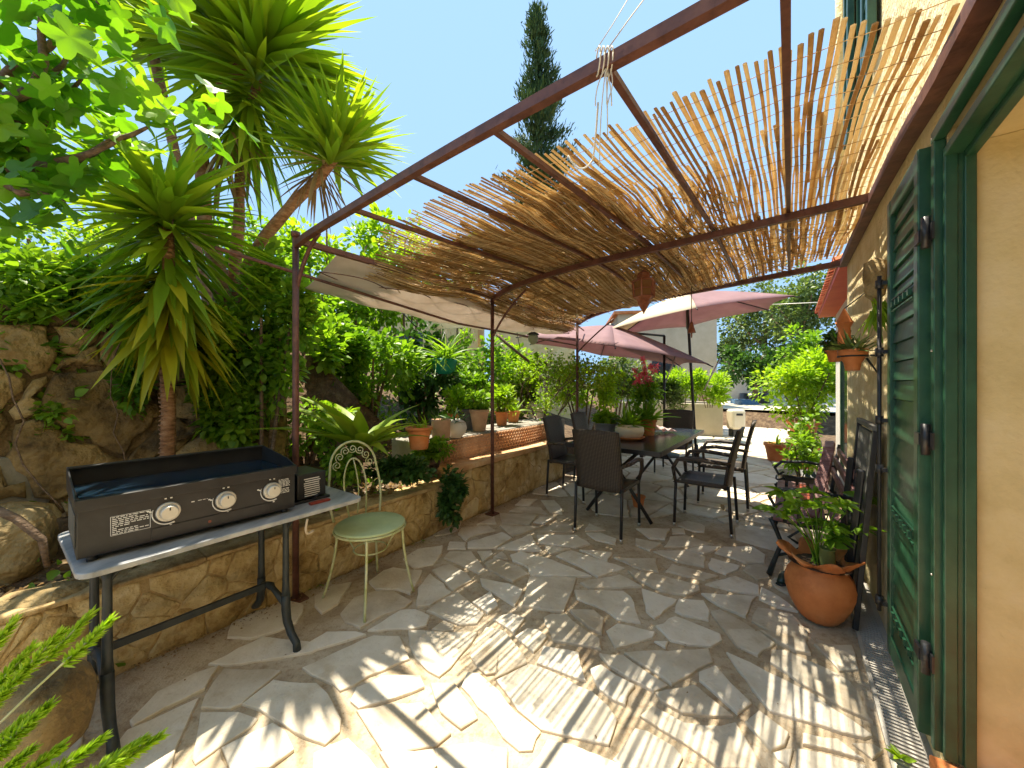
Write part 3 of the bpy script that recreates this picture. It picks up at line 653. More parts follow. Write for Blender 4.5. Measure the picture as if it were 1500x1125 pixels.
def arc(a, b, c, n=10): return [a*(1-t)**2+b*2*t*(1-t)+c*t*t for t in [i/n for i in range(n+1)]]
mb = MB(); mb.tube(arc(QS(1.03, SP, 1.93), QS(1.05, SP-.03, 2.15), QS(1.05, SP-.25, 2.24)), .012, 8); mb.build('brace', rust, pg)
mb = MB(); mb.tube(arc(QS(2.93, SP, 1.82), QS(2.93, SP-.12, 2.05), QS(2.93, SP-.42, 2.26)), .011, 8); mb.build('brace', rust, pg)
mb = MB(); mb.tube(arc(QS(4.84, SP, 1.80), QS(4.84, SP-.2, 2.0), QS(4.84, SP-.55, 2.24)), .011, 8); mb.build('brace', rust, pg)
# wrought rail running outside the posts with the cloth
mb = MB(); mb.tube([QS(.7, 3.2, 2.18), QS(2.9, 3.35, 2.02), QS(5.6, 3.3, 2.0)], .012, 8); mb.tube([QS(5.3, 3.0, 2.19), QS(4.84, SP, 2.2)], .01, 6); mb.build('outer_rail', rust, pg)

# reed matting
def reedz(q, s):
    lap = .022*math.sin(q*3.3+s*1.7)+.016*math.sin(q*1.3-s*4.1+1)+.012*math.sin(q*7+s*5)
    if q > 2.93: lap += -.03*math.sin((q-2.93)*1.7)*(1 if s > .8 else .5)
    return bow(q, s)+.062+lap*(1 if q > 1.7 else .6)-.11*sm(s, 2.6, 3.15)-.09*sm(q, 3.4, 4.6)*sm(s, .5, 1.6)
def reeds(mb, s0, s1, pitch, w, qa, qb, dz=0., jit=.4, qj=.05, tilt=.0, seed=1, gapf=0.):
    rd = random.Random(seed); s = s0
    while s < s1:
        if rd.random() > gapf:
            a = qa(s)+rd.gauss(0, qj); b = qb(s)+rd.gauss(0, qj*1.5); n = max(2, int((b-a)/.22)); ds = rd.gauss(0, tilt); ph = rd.random()*6; ww = w*rd.uniform(.7, 1.25)*.5; zz = dz+rd.gauss(0, .003)
            pts = [QS(a+(b-a)*t, s+ds*(t-.5)+.004*math.sin(ph+t*9), reedz(a+(b-a)*t, s)+zz) for t in [i/n for i in range(n+1)]]
            mb.tube(pts, [ww]*n+[ww*.8], 5, flat=.45)
        s += pitch*rd.uniform(1-jit, 1+jit)
gap0 = lambda s: 1.37+.012*math.sin(s*9)+(.22*sm(s, 2.3, 3.1))+.09*(1-sm(s, 0, .4))
mat1 = empty('reed_mat', 'front reed matting panel gappy near the house, dense brown towards the posts', 'reed matting', QS(1.5, 1.5, 2.3), ROT)
mb = MB()
reeds(mb, .06, 3.04, .0235, .0148, gap0, lambda s: 3.12, 0, .22, .022, .004, 1)
reeds(mb, 1.22, 3.08, .0105, .014, lambda s: 1.76+.06*math.sin(s*6), lambda s: 3.1, .014, .5, .07, .03, 2)
reeds(mb, 1.22, 3.08, .0115, .014, lambda s: 1.84+.07*math.sin(s*4), lambda s: 3.1, .028, .5, .09, .05, 3)
reeds(mb, .1, 1.25, .032, .013, lambda s: 2.15+.25*math.sin(s*13), lambda s: 3.1, .012, .5, .12, .03, 14)
reeds(mb, 1.0, 1.3, .03, .015, lambda s: 1.9+.3*math.sin(s*20), lambda s: 3.1, .014, .5, .09, .05, 13)
for k in range(620):
    s = random.uniform(.75, 3.0); q = random.uniform(1.7, 3.0) if s > 1.2 else random.uniform(2.2, 3.0); L = random.uniform(.1, .4); an_ = random.gauss(0, .35)
    mb.tube([QS(q, s, reedz(q, s)+.02), QS(q+L, s+L*an_, reedz(q+L, s+L*an_)+.015)], .005, 4)
mb.build('reeds', reed, mat1)
mb = MB()
for k in range(15):
    q = 1.43+k*.118; mb.tube([QS(q+.004*math.sin(i), .07+i*2.95/40, reedz(q, .07+i*2.95/40)-.011+.004*(i % 2)) for i in range(41) if .07+i*2.95/40 > .05 and q > gap0(.07+i*2.95/40)-.03], .0015, 4)
mb.build('binding_wires', reed, mat1)
mat2 = empty('reed_mat', 'rear reed matting panel over the dining table, rippled and hung with the lantern', 'reed matting', QS(3, 1.5, 2.3), ROT)
mb = MB(); qe = lambda s: 4.45+.13*s
reeds(mb, .07, 3.06, .0215, .019, lambda s: 2.97, qe, -.004, .3, .03, .01, 4)
reeds(mb, 1.05, 3.07, .0115, .014, lambda s: 3.0, qe, .01, .5, .06, .04, 5)
reeds(mb, 1.2, 3.07, .012, .014, lambda s: 3.0, qe, .024, .5, .08, .06, 6)
reeds(mb, .3, 1.2, .042, .014, lambda s: 3.05, qe, .01, .5, .1, .07, 7)
for k in range(560):
    s = random.uniform(.3, 3.0); q = random.uniform(2.95, 4.4); L = random.uniform(.1, .4); an_ = random.gauss(0, .5)
    mb.tube([QS(q, s, reedz(q, s)+.01), QS(q+L, s+L*an_, reedz(q+L, s+L*an_)+.005)], .005, 4)
mb.build('reeds', reed, mat2)
mb = MB()
for k in range(12):
    q = 3.05+k*.13; mb.tube([QS(q, .07+i*2.95/30, reedz(q, .07+i*2.95/30)-.013+.004*(i % 2)) for i in range(31)], .0022, 4)
mb.build('binding_wires', reed, mat2)
# off-white cloth outside the posts
mb_P = []; nx, ny = 30, 7
for j in range(ny):
    for i in range(nx):
        t = i/(nx-1); q = 1.35+3.7*t; s = 3.0+.62*j/(ny-1)*(1-.45*t); mb_P.append(QS(q, s, 2.24-.16*j/(ny-1)-.05*math.sin(math.pi*j/(ny-1))+.012*math.sin(q*9+j)+.05*math.sin(q*1.5)))
o = grid_mesh('shade_cloth', mb_P, nx, ny, shade); tag(o, 'long off white shade cloth slung along the outer edge of the pergola', 'cloth')
sm_ = o.modifiers.new('solid', 'SOLIDIFY'); sm_.thickness = .003
mb = MB()
for ph in (0, math.pi):
    mb.tube([QS(1.3+3.8*t, 3.16+.10*math.sin(t*22+ph), 2.17-.04*t) for t in [i/90 for i in range(91)]], .004, 5)
o = mb.build('lattice_wire', rust, None); tag(o, 'thin rusty wire looped in crossing waves under the shade cloth', 'wire')

# strings tied round the front beam
mb = MB(); c = UY(886, 90, 1.075)
for k in range(4):
    p = c+Vector((.012*k-.02, 0, 0)); mb.tube([p+Vector((.0, -.03*math.cos(t), .036*math.sin(t)-.0)) for t in [math.pi*2*i/12 for i in range(13)]], .0022, 5)
for du, dv in ((-14, 60), (-8, 150), (4, 105), (10, 60)):
    e = UY(886+du, 95+dv, 1.075); mb.tube(arc(c+Vector((0,-.01,-.03)), (c+e)/2+Vector((.01*du/10,0,0)), e), .0018, 5)
mb.tube(arc(UY(892, 100, 1.07), UY(885, 180, 1.07), UY(893, 140, 1.07))+arc(UY(893, 140, 1.07), UY(902, 120, 1.07), UY(892, 95, 1.07)), .0018, 5)
mb.tube(arc(UY(876, 150, 1.1), UY(872, 215, 1.14), UY(868, 235, 1.2))+arc(UY(868, 235, 1.2), UY(850, 262, 1.25), UY(832, 228, 1.25)), .003, 5)
mb.tube([UY(872, 75, 1.08), UY(898, 35, 1.1), UY(925, -10, 1.1)], .0014, 4); mb.tube([UY(890, 72, 1.08), UY(920, 30, 1.1), UY(950, -10, 1.1)], .0018, 4)
o = mb.build('tied_string', pm('white string', [(.62,.58,.5),(.72,.7,.64)], 20, .9, 0)); tag(o, 'white strings knotted round the front pergola beam with loose loops hanging', 'string')

# hanging lantern under the reeds
def lantern(c, sc, label, m, top_z):
    t = empty('hanging_lantern', label, 'lantern', (c.x, c.y, c.z-.2*sc), 0)
    mb = MB()
    mb.lathe([(.012,.0),(.02,-.01),(.05,-.03),(.062,-.075),(.10,-.09),(.105,-.10)], c+Vector((0,0,.17*sc)), 6, smooth=False) if sc == 1 else mb.lathe([(.005,.05),(.04,.02),(.045,0)], c+Vector((0,0,.03)), 10)
    mb.build('lantern_top', m, t)
    mb = MB(); n = 6
    for k in range(n):
        a = 2*math.pi*k/n; e = Vector((math.cos(a), math.sin(a), 0)); mb.bar(c+e*.095*sc+Vector((0,0,.07*sc)), c+e*.085*sc-Vector((0,0,.06*sc)), .012*sc, .012*sc)
        a2 = 2*math.pi*(k+1)/n; e2 = Vector((math.cos(a2), math.sin(a2), 0))
        for z, r_ in ((.07,.095),(-.06,.085),(.005,.09)): mb.bar(c+e*r_*sc+Vector((0,0,z*sc)), c+e2*r_*sc+Vector((0,0,z*sc)), .007*sc, .007*sc)
    mb.build('cage', m, t)
    mb = MB(); mb.lathe([(.085,-.06),(.055,-.09),(.05,-.115),(.03,-.15),(.008,-.185),(.004,-.2)], c, 6, smooth=False) if sc == 1 else mb.lathe([(.08*sc,-.06*sc),(.01,-.16*sc)], c, 8)
    mb.build('lantern_base', m, t)
    MB().lathe([(.078*sc,.068*sc),(.07*sc,-.058*sc)], c, 6, smooth=False).build('lantern_glass', pm('amber glass', [(.30,.14,.05),(.42,.24,.1)], 6, .25, 0, transl=.4), t)
    MB().tube([c+Vector((0,0,.17*sc)), Vector((c.x, c.y, top_z))], .003, 6).build('chain', black, t)
    return t
cop = pm('rusty copper', [(.16,.045,.02),(.30,.10,.05),(.36,.19,.13)], 12, .6, .2, 50)
lantern(UY(943, 425, 3.1), 1, 'six sided rusty copper lantern hanging under the rear reed mat', cop, 2.3)
# bell on a chain and cord
t = empty('hanging_bell', 'small brown bell on a thin chain below the parasol edge', 'bell', UY(1013, 490, 3.6))
c = UY(1013, 480, 3.6); MB().lathe([(.006,.06),(.015,.045),(.022,.01),(.038,-.045),(.04,-.05)], c, 14).build('bell', cop, t)
MB().tube([c+Vector((0,0,.06)), Vector((c.x, c.y, 2.3))], .004, 6).build('chain', black, t); MB().lathe([(.006,0),(.009,-.02),(.004,-.05)], c-Vector((0,0,.05)), 8).build('clapper', cop, t)
t = empty('knotted_rope', 'pale knotted cord hanging from the reed mat beside the third post', 'cord', UY(845, 467, 4.6))
c = UY(845, 462, 4.6); MB().tube([Vector((c.x, c.y, 2.3)), c], .007, 6).build('cord', beigecl, t); MB().lathe([(.004,.03),(.02,.01),(.02,-.01),(.004,-.03)], c, 10).build('knob', cream, t)
t = empty('hanging_lamp', 'small glass lamp with dark cap hanging from the outer rail', 'lamp', UY(781, 505, 5.0))
c = UY(781, 495, 5.0); MB().lathe([(.05,.05),(.075,.0),(.06,-.05),(.02,-.09)], c, 14).build('lamp_glass', pm('cloudy glass', [(.45,.48,.36),(.55,.58,.46)], 5, .3, 0, transl=.4), t)
MB().lathe([(.03,.08),(.07,.06),(.085,.04)], c, 14).build('cap', black, t); MB().tube([c+Vector((0,0,.08)), Vector((c.x, c.y, 2.05))], .004, 6).build('wire', black, t)

# ============================================================ PARASOLS
def parasol(label, cu, cv, Y, rad, roll, pitch, drop, nr, base, beige_k, rot0, pole_top=None):
    c = UY(cu, cv, Y); t = empty('parasol', label, 'parasol', base)
    M = Matrix.Translation(c) @ Matrix.Rotation(R(roll), 4, 'Y') @ Matrix.Rotation(R(pitch), 4, 'X')
    pa = [MB(), MB()]; ribs = []
    def pt(k, u, r_):                       # u 0..1 between rib k and k+1
        a0 = rot0+2*math.pi*k/nr; a1 = rot0+2*math.pi*(k+1)/nr
        p0 = Vector((math.cos(a0), math.sin(a0), 0)); p1 = Vector((math.cos(a1), math.sin(a1), 0))
        e = p0*(1-u)+p1*u; sag = math.sin(math.pi*u)
        rr = r_*rad*(1-.06*sag*r_)
        return M @ Vector((e.x*rr, e.y*rr, -drop*(r_**1.25)-.10*sag*r_*(1-.2*r_)*-.35))
    for k in range(nr):
        g_ = pa[1 if k in beige_k else 0]; vs = [pt(k, u/6, r_/7) for r_ in range(8) for u in range(7)]
        g_.add(vs, [(a*7+b, a*7+b+1, (a+1)*7+b+1, (a+1)*7+b) for a in range(7) for b in range(6)], smooth=True)
    for g_, nm, m in ((pa[0], 'canopy', mauve), (pa[1], 'canopy_panel', beigecl)):
        if g_.v:
            o = g_.build(nm, m, t); q_ = o.modifiers.new('s', 'SOLIDIFY'); q_.thickness = .004
    for k in range(nr):
        MB().tube([pt(k, 0, r_/6)-Vector((0,0,.012)) for r_ in range(1, 7)]+[pt(k, 0, 1.03)-Vector((0,0,.012))], .009, 6).build('rib', black, t)
    MB().lathe([(.05,.05),(.06,0),(.05,-.12)], c-Vector((0,0,.02)), 12).build('hub', black, t)
    top = c-Vector((0,0,.1)) if pole_top is None else pole_top
    MB().tube([base+Vector((0,0,.05)), top], .024, 10).build('pole', black, t)
    if pole_top is not None: MB().tube([pole_top, c-Vector((0,0,.1))], .02, 8).build('arm', black, t)
    MB().lathe([(.26,.0),(.26,.05),(.05,.09),(.03,.3)], base, 20).build('base', iron, t)
    return t
b2 = UZ(1020, 676, 0)
parasol('large parasol at the right with one beige panel and mauve panels, leaning over the planter', 1006, 428, 6.4, 1.5, -8, 0, .48, 6, b2, (2, 3), .12)
b1 = UZ(973, 668, 0)
parasol('lower mauve parasol behind the dining table, tipped to the right', 895, 477, 6.6, 1.7, 9, 4, .48, 6, b1, (), .35, UY(973, 492, b1.y))
for (u0, v0, u1, v1, Y), lb in (((1055, 525, 1031, 572, 6.3), 'pale crank handle leaning off the right parasol pole'), ((992, 515, 975, 560, 6.6), 'pale crank handle leaning off the left parasol pole')):
    o = MB().tube([UY(u0, v0, Y), UY(u1, v1, Y)], .013, 8).build('crank_handle', steel); tag(o, lb, 'handle')

# ============================================================ DINING SET
m, n_, p, out_ = nmat('dark wicker'); wicker = m; MATS['wicker'] = m
tc = ND(n_, 'TexCoord'); wv = []
for ax in ('X', 'Z'):
    mp_ = ND(n_, 'Mapping'); n_.links.new(tc.outputs['Object'], mp_.inputs[0])
    w_ = ND(n_, 'TexWave', wave_type='BANDS', bands_direction=ax); w_.inputs['Scale'].default_value = 22 if ax == 'X' else 26; w_.inputs['Distortion'].default_value = .6
    n_.links.new(mp_.outputs[0], w_.inputs[0]); wv.append(w_)
mxx = ND(n_, 'Math', operation='MULTIPLY'); n_.links.new(wv[0].outputs['Fac'], mxx.inputs[0]); n_.links.new(wv[1].outputs['Fac'], mxx.inputs[1])
rc = ramp(n_, mxx.outputs[0], [(0, (.020,.014,.010)), (.35, (.075,.055,.038)), (1, (.17,.13,.09))]); n_.links.new(rc, p.inputs['Base Color'])
bp = ND(n_, 'Bump'); bp.inputs['Strength'].default_value = .9; bp.inputs['Distance'].default_value = .004; n_.links.new(mxx.outputs[0], bp.inputs['Height']); n_.links.new(bp.outputs[0], p.inputs['Normal']); p.inputs['Roughness'].default_value = .5
def make_chair():
    t = empty('rattan_chair', 'x', 'chair', (0,0,0)); w = .215; g_ = 'dark rattan chairs round the dining table'; t['group'] = g_
    def curve(s_, n=12):                       # back panel profile (y,z), thickness
        return [(-.20-.10*(k/n)**1.5-.0, .40+.53*k/n) for k in range(n+1)]
    mb = MB(); n = 12; pr = curve(0)
    for dy in (0, .022):
        pass
    V = []; nx_ = 7
    for (y, z) in pr:
        for i in range(nx_): x = -w+2*w*i/(nx_-1); V.append((x, y-.018*(1-(x/w)**2), z+.012*(1-(x/w)**2)*(z > .9)))
    for (y, z) in pr:
        for i in range(nx_): x = -w+2*w*i/(nx_-1); V.append((x, y+.024-.018*(1-(x/w)**2), z+.012*(1-(x/w)**2)*(z > .9)))
    off = (n+1)*nx_; Fs = []
    for j in range(n):
        for i in range(nx_-1):
            a = j*nx_+i; Fs += [(a, a+1, a+nx_+1, a+nx_), (off+a+nx_, off+a+nx_+1, off+a+1, off+a)]
        a = j*nx_; b = a+nx_-1; Fs += [(a+nx_, off+a+nx_, off+a, a), (b, off+b, off+b+nx_, b+nx_)]
    for i in range(nx_-1):
        a = n*nx_+i; Fs.append((a, a+1, off+a+1, off+a)); Fs.append((i+1, i, off+i, off+i+1))
    mb.add(V, Fs, smooth=True); mb.build('backrest', wicker, t, local=True)
    mb = MB(); V = []; ny_ = 9
    for k in (0, 1):
        for j in range(ny_):
            for i in range(nx_):
                x = -w-.01+(2*w+.02)*i/(nx_-1); y = -.20+.44*j/(ny_-1); V.append((x, y, .445-.035*k-.012*(1-(x/w)**2)-(.03 if j == ny_-1 else 0)*(1-k)))
    off = ny_*nx_; Fs = []
    for j in range(ny_-1):
        for i in range(nx_-1): a = j*nx_+i; Fs += [(a, a+1, a+nx_+1, a+nx_), (off+a+nx_, off+a+nx_+1, off+a+1, off+a)]
    for i in range(nx_-1): Fs += [(i+1, i, off+i, off+i+1), ((ny_-1)*nx_+i, (ny_-1)*nx_+i+1, off+(ny_-1)*nx_+i+1, off+(ny_-1)*nx_+i)]
    for j in range(ny_-1): a = j*nx_; b = a+nx_-1; Fs += [(a+nx_, off+a+nx_, off+a, a), (b, off+b, off+b+nx_, b+nx_)]
    mb.add(V, Fs, smooth=True); mb.build('seat', wicker, t, local=True)
    for sx in (-1, 1):
        for pts in ([(sx*w, -.24, .02), (sx*w, -.215, .44)], [(sx*w, .23, .02), (sx*w, .215, .44)]):
            o = MB().tube(pts, .0135, 10).build('leg', black, t, local=True); MB().tube([(pts[0][0], pts[0][1], 0), (pts[0][0], pts[0][1], .03)], .0145, 10).build('foot', steel, o, local=True)
        mb = MB(); mb.tube([Vector(p_) for p_ in ((sx*w, .22, .43), (sx*(w+.025), .235, .55), (sx*(w+.035), .19, .635), (sx*(w+.035), .05, .655), (sx*(w+.03), -.1, .645), (sx*w, -.235, .63))], [.015,.018,.02,.021,.02,.015], 8); mb.build('armrest', wicker, t, local=True)
    return t
ch0 = make_chair()
RA = ROT; RN = math.atan2(.7978, .6029)
CH = [ (3.27, 1.765, RA, 'near rattan chair with its back to the camera at the head of the table'),
       (3.93, 1.06, RN, 'nearer rattan chair on the house side of the table, seen in profile'),
       (4.78, 1.02, RN+.06, 'farther rattan chair on the house side, its blue grey seat jutting into the sun'),
       (3.98, 2.50, RN+math.pi+.05, 'nearer rattan chair on the planter side of the table, beside the stone wall'),
       (4.72, 2.52, RN+math.pi, 'farther rattan chair on the planter side, behind the third post'),
       (5.85, 1.80, RA+math.pi, 'far rattan chair facing the camera at the other head of the table')]
for i, (q, s, r_, lb) in enumerate(CH):
    c = ch0 if i == 0 else copy_tree(ch0); c['label'] = lb; place(c, QS(q, s, .012), r_)
t = empty('dining_table', 'long dark dining table with blue sheen on its top under the reed roof', 'table', QS(4.4, 1.8, .01), ROT)
tabm = pm('dark table top', [(.010,.014,.022),(.02,.028,.045)], 3, .22, .05, 30, dist=.001, spec=.7)
MB().hbox(3.40, 5.45, 1.33, 2.28, .715, .74).build('tabletop', tabm, t, bevel=.006)
mb = MB(); mb.hbox(3.41, 5.44, 1.325, 1.338, .70, .742); mb.hbox(3.395, 3.41, 1.33, 2.28, .70, .742); mb.hbox(3.45, 5.4, 1.5, 1.53, .67, .714); mb.hbox(3.45, 5.4, 2.08, 2.11, .67, .714); mb.build('table_frame', black, t)
for q in (3.62, 5.2):
    for a_, b_ in ((1.47, 2.02), (2.14, 1.58)):
        MB().tube([QS(q, a_, .012), QS(q, a_+(b_-a_)*.3, .25), QS(q, a_+(b_-a_)*.55, .45), QS(q, b_, .70)], .018, 8).build('leg', black, t)
    MB().tube([QS(q, 1.72, .35), QS(q, 1.9, .35)], .012, 6).build('leg_brace', black, t)

# ============================================================ BISTRO CHAIR
bc = empty('bistro_chair', 'pale green round seated metal bistro chair with scrolled back', 'chair', UZ(541, 868, .01))
cx, cy = -.905, 2.36; zs = .45; fx = Vector((.70, -.71, 0)); rx_ = Vector((.71, .70, 0)); C = Vector((cx, cy, 0))
mb = MB(); mb.lathe([(.0,zs-.012),(.19,zs-.010),(.212,zs-.002),(.214,zs+.006),(.205,zs+.012),(.10,zs+.006),(.0,zs+.004)], C, 40, cap=False); mb.build('seat', chairgreen, bc)
MB().tube([C+Vector((math.cos(a)*.214, math.sin(a)*.214, zs-.012)) for a in [2*math.pi*i/40 for i in range(41)]], .007, 6, cap=False).build('seat_ring', chaircream, bc)
for u, v in ((473, 876), (534, 912), (606, 866), (553, 838)):
    f = UZ(u, v, .012); d = (Vector((f.x, f.y, 0))-C); e = C+d.normalized()*.20
    mb = MB(); mb.tube(arc(Vector((e.x, e.y, zs-.015)), Vector((e.x, e.y, .25))+d.normalized()*.0, f, 12), .008, 7); mb.build('leg', chaircream, bc)
mb = MB()
for k in range(4):
    a = math.pi/4+k*math.pi/2
mb.tube([C+Vector((math.cos(a)*.10, math.sin(a)*.10, .30)) for a in [2*math.pi*i/24 for i in range(25)]], .005, 6, cap=False)
for a in (0.2, 1.8, 3.3, 4.9):
    e = Vector((math.cos(a), math.sin(a), 0)); mb.tube([C+e*.10+Vector((0,0,.30)), C+e*.13+Vector((0,0,.36)), C+e*.19+Vector((0,0,zs-.02))], .0045, 6)
mb.build('stretcher', chaircream, bc)
bo = C-fx*.205
def bp3(x, z): return bo + rx_*x - fx*(.10*(z-zs)/.5) + Vector((0,0,z))
mb = MB(); pts = []
for i in range(31):
    t_ = i/30
    if t_ < .3: x = -.155-.02*math.sin(math.pi*t_/.3); z = zs+t_/.3*.33
    elif t_ > .7: x = .155+.02*math.sin(math.pi*(1-t_)/.3); z = zs+(1-t_)/.3*.33
    else: a = math.pi*(1-(t_-.3)/.4); x = .157*math.cos(a); z = zs+.33+.17*math.sin(a)
    pts.append(bp3(x, z))
mb.tube(pts, .008, 7); mb.build('back_frame', chaircream, bc)
mb = MB(); pts = []
for i in range(25):
    a = math.pi*i/24; pts.append(bp3(.075*math.cos(a), zs+.20+.185*math.sin(a)))
pts = [bp3(.055, zs)]+[bp3(.068, zs+.1)]+pts+[bp3(-.068, zs+.1), bp3(-.055, zs)]; mb.tube(pts, .0055, 6)
pts = [bp3(.045*math.cos(a), zs+.12+.26*math.sin(a)) for a in [math.pi*i/16 for i in range(17)]]; mb.tube([bp3(-.02, zs)]+pts[::-1]+[bp3(.02, zs)] if 0 else [bp3(.0, zs+.02)]+[bp3(.02*math.sin(i/8*math.pi), zs+.02+.36*i/8) for i in range(1, 9)], .0045, 6)
mb.build('inner_hoop', chaircream, bc)
for i in range(7):                    # scrolls between the hoops
    a = math.pi*(.06+.88*i/6); cc = (.113*math.cos(a), zs+.325+.125*math.sin(a))
    pts = []
    for k in range(26):
        tt = k/25; rr = .030*(1-.8*tt); ph = a+math.pi*.5+tt*9.5*(1 if i < 3.5 else -1); pts.append(bp3(cc[0]+rr*math.cos(ph), cc[1]+rr*math.sin(ph)))
    MB().tube(pts, .0035, 5).build('scroll', chaircream, bc)

# ============================================================ MARBLE TABLE + GRIDDLE
e1 = Vector((.446, .895, 0)).normalized(); e2 = Vector((-.895, .446, 0)); O = Vector((-1.527, 1.313, 0))
zt = .68; Ltab = 1.25; Dt = .66
e1 = (UZ(534, 728, zt)-UZ(112, 845, zt)); Ltab = e1.length; e1.normalize(); e2 = Vector((-e1.y, e1.x, 0)); O = UZ(112, 845, zt); O.z = 0
def TB(x, y, z): return O+e1*x+e2*y+Vector((0,0,z))
mt = empty('marble_table', 'long grey marble table on black cast iron legs carrying the griddle', 'table', TB(.6, .33, 0))
def rrect(L, D, r, n=6):
    o_ = []
    for cx_, cy_, a0 in ((L-r, r, -90), (L-r, D-r, 0), (r, D-r, 90), (r, r, 180)):
        for k in range(n+1): a = R(a0+90*k/n); o_.append((cx_+r*math.cos(a), cy_+r*math.sin(a)))
    return o_
mb = MB(); rr_ = rrect(Ltab, Dt, .05); mb.prism([TB(x, y, 0)[:2] for x, y in rr_], zt-.022, zt); mb.build('tabletop', marble, mt, bevel=.004)
for x in (.085, Ltab-.39):
    for y, sg in ((.10, -1), (.40, 1)):
        mb = MB()
        mb.tube([TB(x, y, zt-.03), TB(x, y, .60), TB(x, y+.0*sg, .3), TB(x, y, .24)], [.020,.014,.016,.020], 10)
        mb.tube([TB(x, y, .25), TB(x, y, .18), TB(x, y+sg*.015, .12), TB(x, y+sg*.06, .07), TB(x, y+sg*.115, .045), TB(x, y+sg*.125, .0)], [.020,.021,.020,.018,.017,.020], 10)
        mb.tube(arc(TB(x, y, .58), TB(x+.03, y, .655), TB(x+.10, y, .655)), .008, 7)
        mb.build('leg', iron, mt)
    mb = MB(); mb.tube([TB(x, .10, .20), TB(x, .25, .235), TB(x, .28, .24), TB(x, .33, .235), TB(x, .40, .20)], [.018,.013,.02,.013,.018], 9); mb.build('leg_rail', iron, mt); MB().bar(TB(x, .06, zt-.034), TB(x, .60, zt-.034), .035, .02).build('top_rail', iron, mt)
mb = MB(); mb.bar(TB(.085, .32, .235), TB(Ltab-.39, .32, .235), .018, .03); mb.build('stretcher', iron, mt); mb = MB(); mb.bar(TB(.085, .10, zt-.036), TB(Ltab-.39, .10, zt-.036), .02, .02); mb.build('apron', iron, mt)

# griddle
Ga = UZ(112, 822, zt+.02); Gb = UZ(432, 743, zt+.02); g1 = Gb-Ga; GL = g1.length; g1.normalize(); g2 = Vector((-g1.y, g1.x, 0)); Ga.z = 0
def GG(x, y, z): return Ga+g1*x+g2*y+Vector((0,0,z))
gr = empty('gas_griddle', 'large black gas griddle with three steel knobs standing on the marble table', 'griddle', GG(GL/2, .22, zt))
GD = .46; z0 = zt+.022; z1 = z0+.215
def gbox(mb, x0, x1, y0, y1, za, zb, tl=0.): return mb.hexa([GG(x0,y0,za),GG(x1,y0,za),GG(x1,y1,za),GG(x0,y1,za),GG(x0+0,y0+tl,zb),GG(x1,y0+tl,zb),GG(x1,y1,zb),GG(x0,y1,zb)])
mb = MB(); gbox(mb, .0, GL, .0, .012, z0, z1-.036); mb.build('front_panel', black, gr, bevel=.003)
mb = MB(); gbox(mb, .0, .012, .013, GD, z0, z1-.036); gbox(mb, GL-.012, GL, .013, GD, z0, z1-.036); gbox(mb, .013, GL-.013, GD-.012, GD, z0, z1-.036); gbox(mb, .013, GL-.013, .013, GD-.013, z0, z0+.01); mb.build('body', black, gr, bevel=.002)
MB().hexa([GG(-.003,.05,z0+.03),GG(-.001,.05,z0+.03),GG(-.001,GD-.05,z0+.03),GG(-.003,GD-.05,z0+.03),GG(-.003,.05,z1-.06),GG(-.001,.05,z1-.06),GG(-.001,GD-.05,z1-.06),GG(-.003,GD-.05,z1-.06)]).build('side_plate', pm('dull side plate', [(.08,.08,.07),(.13,.13,.115)], 5, .5, .05), gr)
# cooking tray
mb = MB(); zb = z1-.010; zr = z1+.018
gbox(mb, -.004, GL+.004, -.006, GD+.004, z1-.034, z1-.024)
mb.build('tray_bottom', black, gr)
mb = MB(); gbox(mb, .012, GL-.012, .022, GD-.012, z1-.022, z1-.016); mb.build('hot_plate', griddle, gr)
mb = MB(); gbox(mb, -.006, GL+.006, -.012, -.004, z1-.038, z1+.004); gbox(mb, -.006, GL+.006, -.004, .02, z1-.004, z1+.004)
gbox(mb, -.006, .0, -.004, GD, z1-.036, z1+.008)
mb.hexa([GG(-.006,.02,z1+.008),GG(.0,.02,z1+.008),GG(.0,GD,z1+.008),GG(-.006,GD,z1+.008),GG(-.006,.1,z1+.03),GG(.0,.1,z1+.03),GG(.0,GD,z1+.065),GG(-.006,GD,z1+.065)])
gbox(mb, GL, GL+.006, -.004, GD, z1-.036, z1+.008)
mb.hexa([GG(GL,.02,z1+.008),GG(GL+.006,.02,z1+.008),GG(GL+.006,GD,z1+.008),GG(GL,GD,z1+.008),GG(GL,.1,z1+.03),GG(GL+.006,.1,z1+.03),GG(GL+.006,GD,z1+.065),GG(GL,GD,z1+.065)])
mb.build('tray_rim', black, gr, bevel=.0015)
mb = MB(); gbox(mb, -.006, GL+.006, GD+.001, GD+.008, z1-.036, z1+.065); gbox(mb, .0, GL, GD-.03, GD+.001, z1+.058, z1+.065); mb.build('back_guard', black, gr, bevel=.0015)
for x in (.04, GL-.04):
    for y in (.03, GD-.04): MB().tube([GG(x, y, zt), GG(x, y, z0)], .016, 10).build('foot', black, gr)
mb = MB(); gbox(mb, .20, GL-.12, -.003, -.001, z0+.008, z0+.052); 
for x in (.20, GL-.12): gbox(mb, x-.002, x+.002, -.005, -.001, z0+.008, z0+.052)
gbox(mb, .20, GL-.12, -.005, -.001, z0+.051, z0+.054); mb.build('drip_drawer', black, gr)
MB().tube([GG(GL*.52, -.003, z0+.03), GG(GL*.52, -.006, z0+.03)], .006, 12).build('drawer_badge', pm('badge red', [(.25,.06,.03)], 1, .4, 0), gr)
fd = -g2; kz = z0+.112
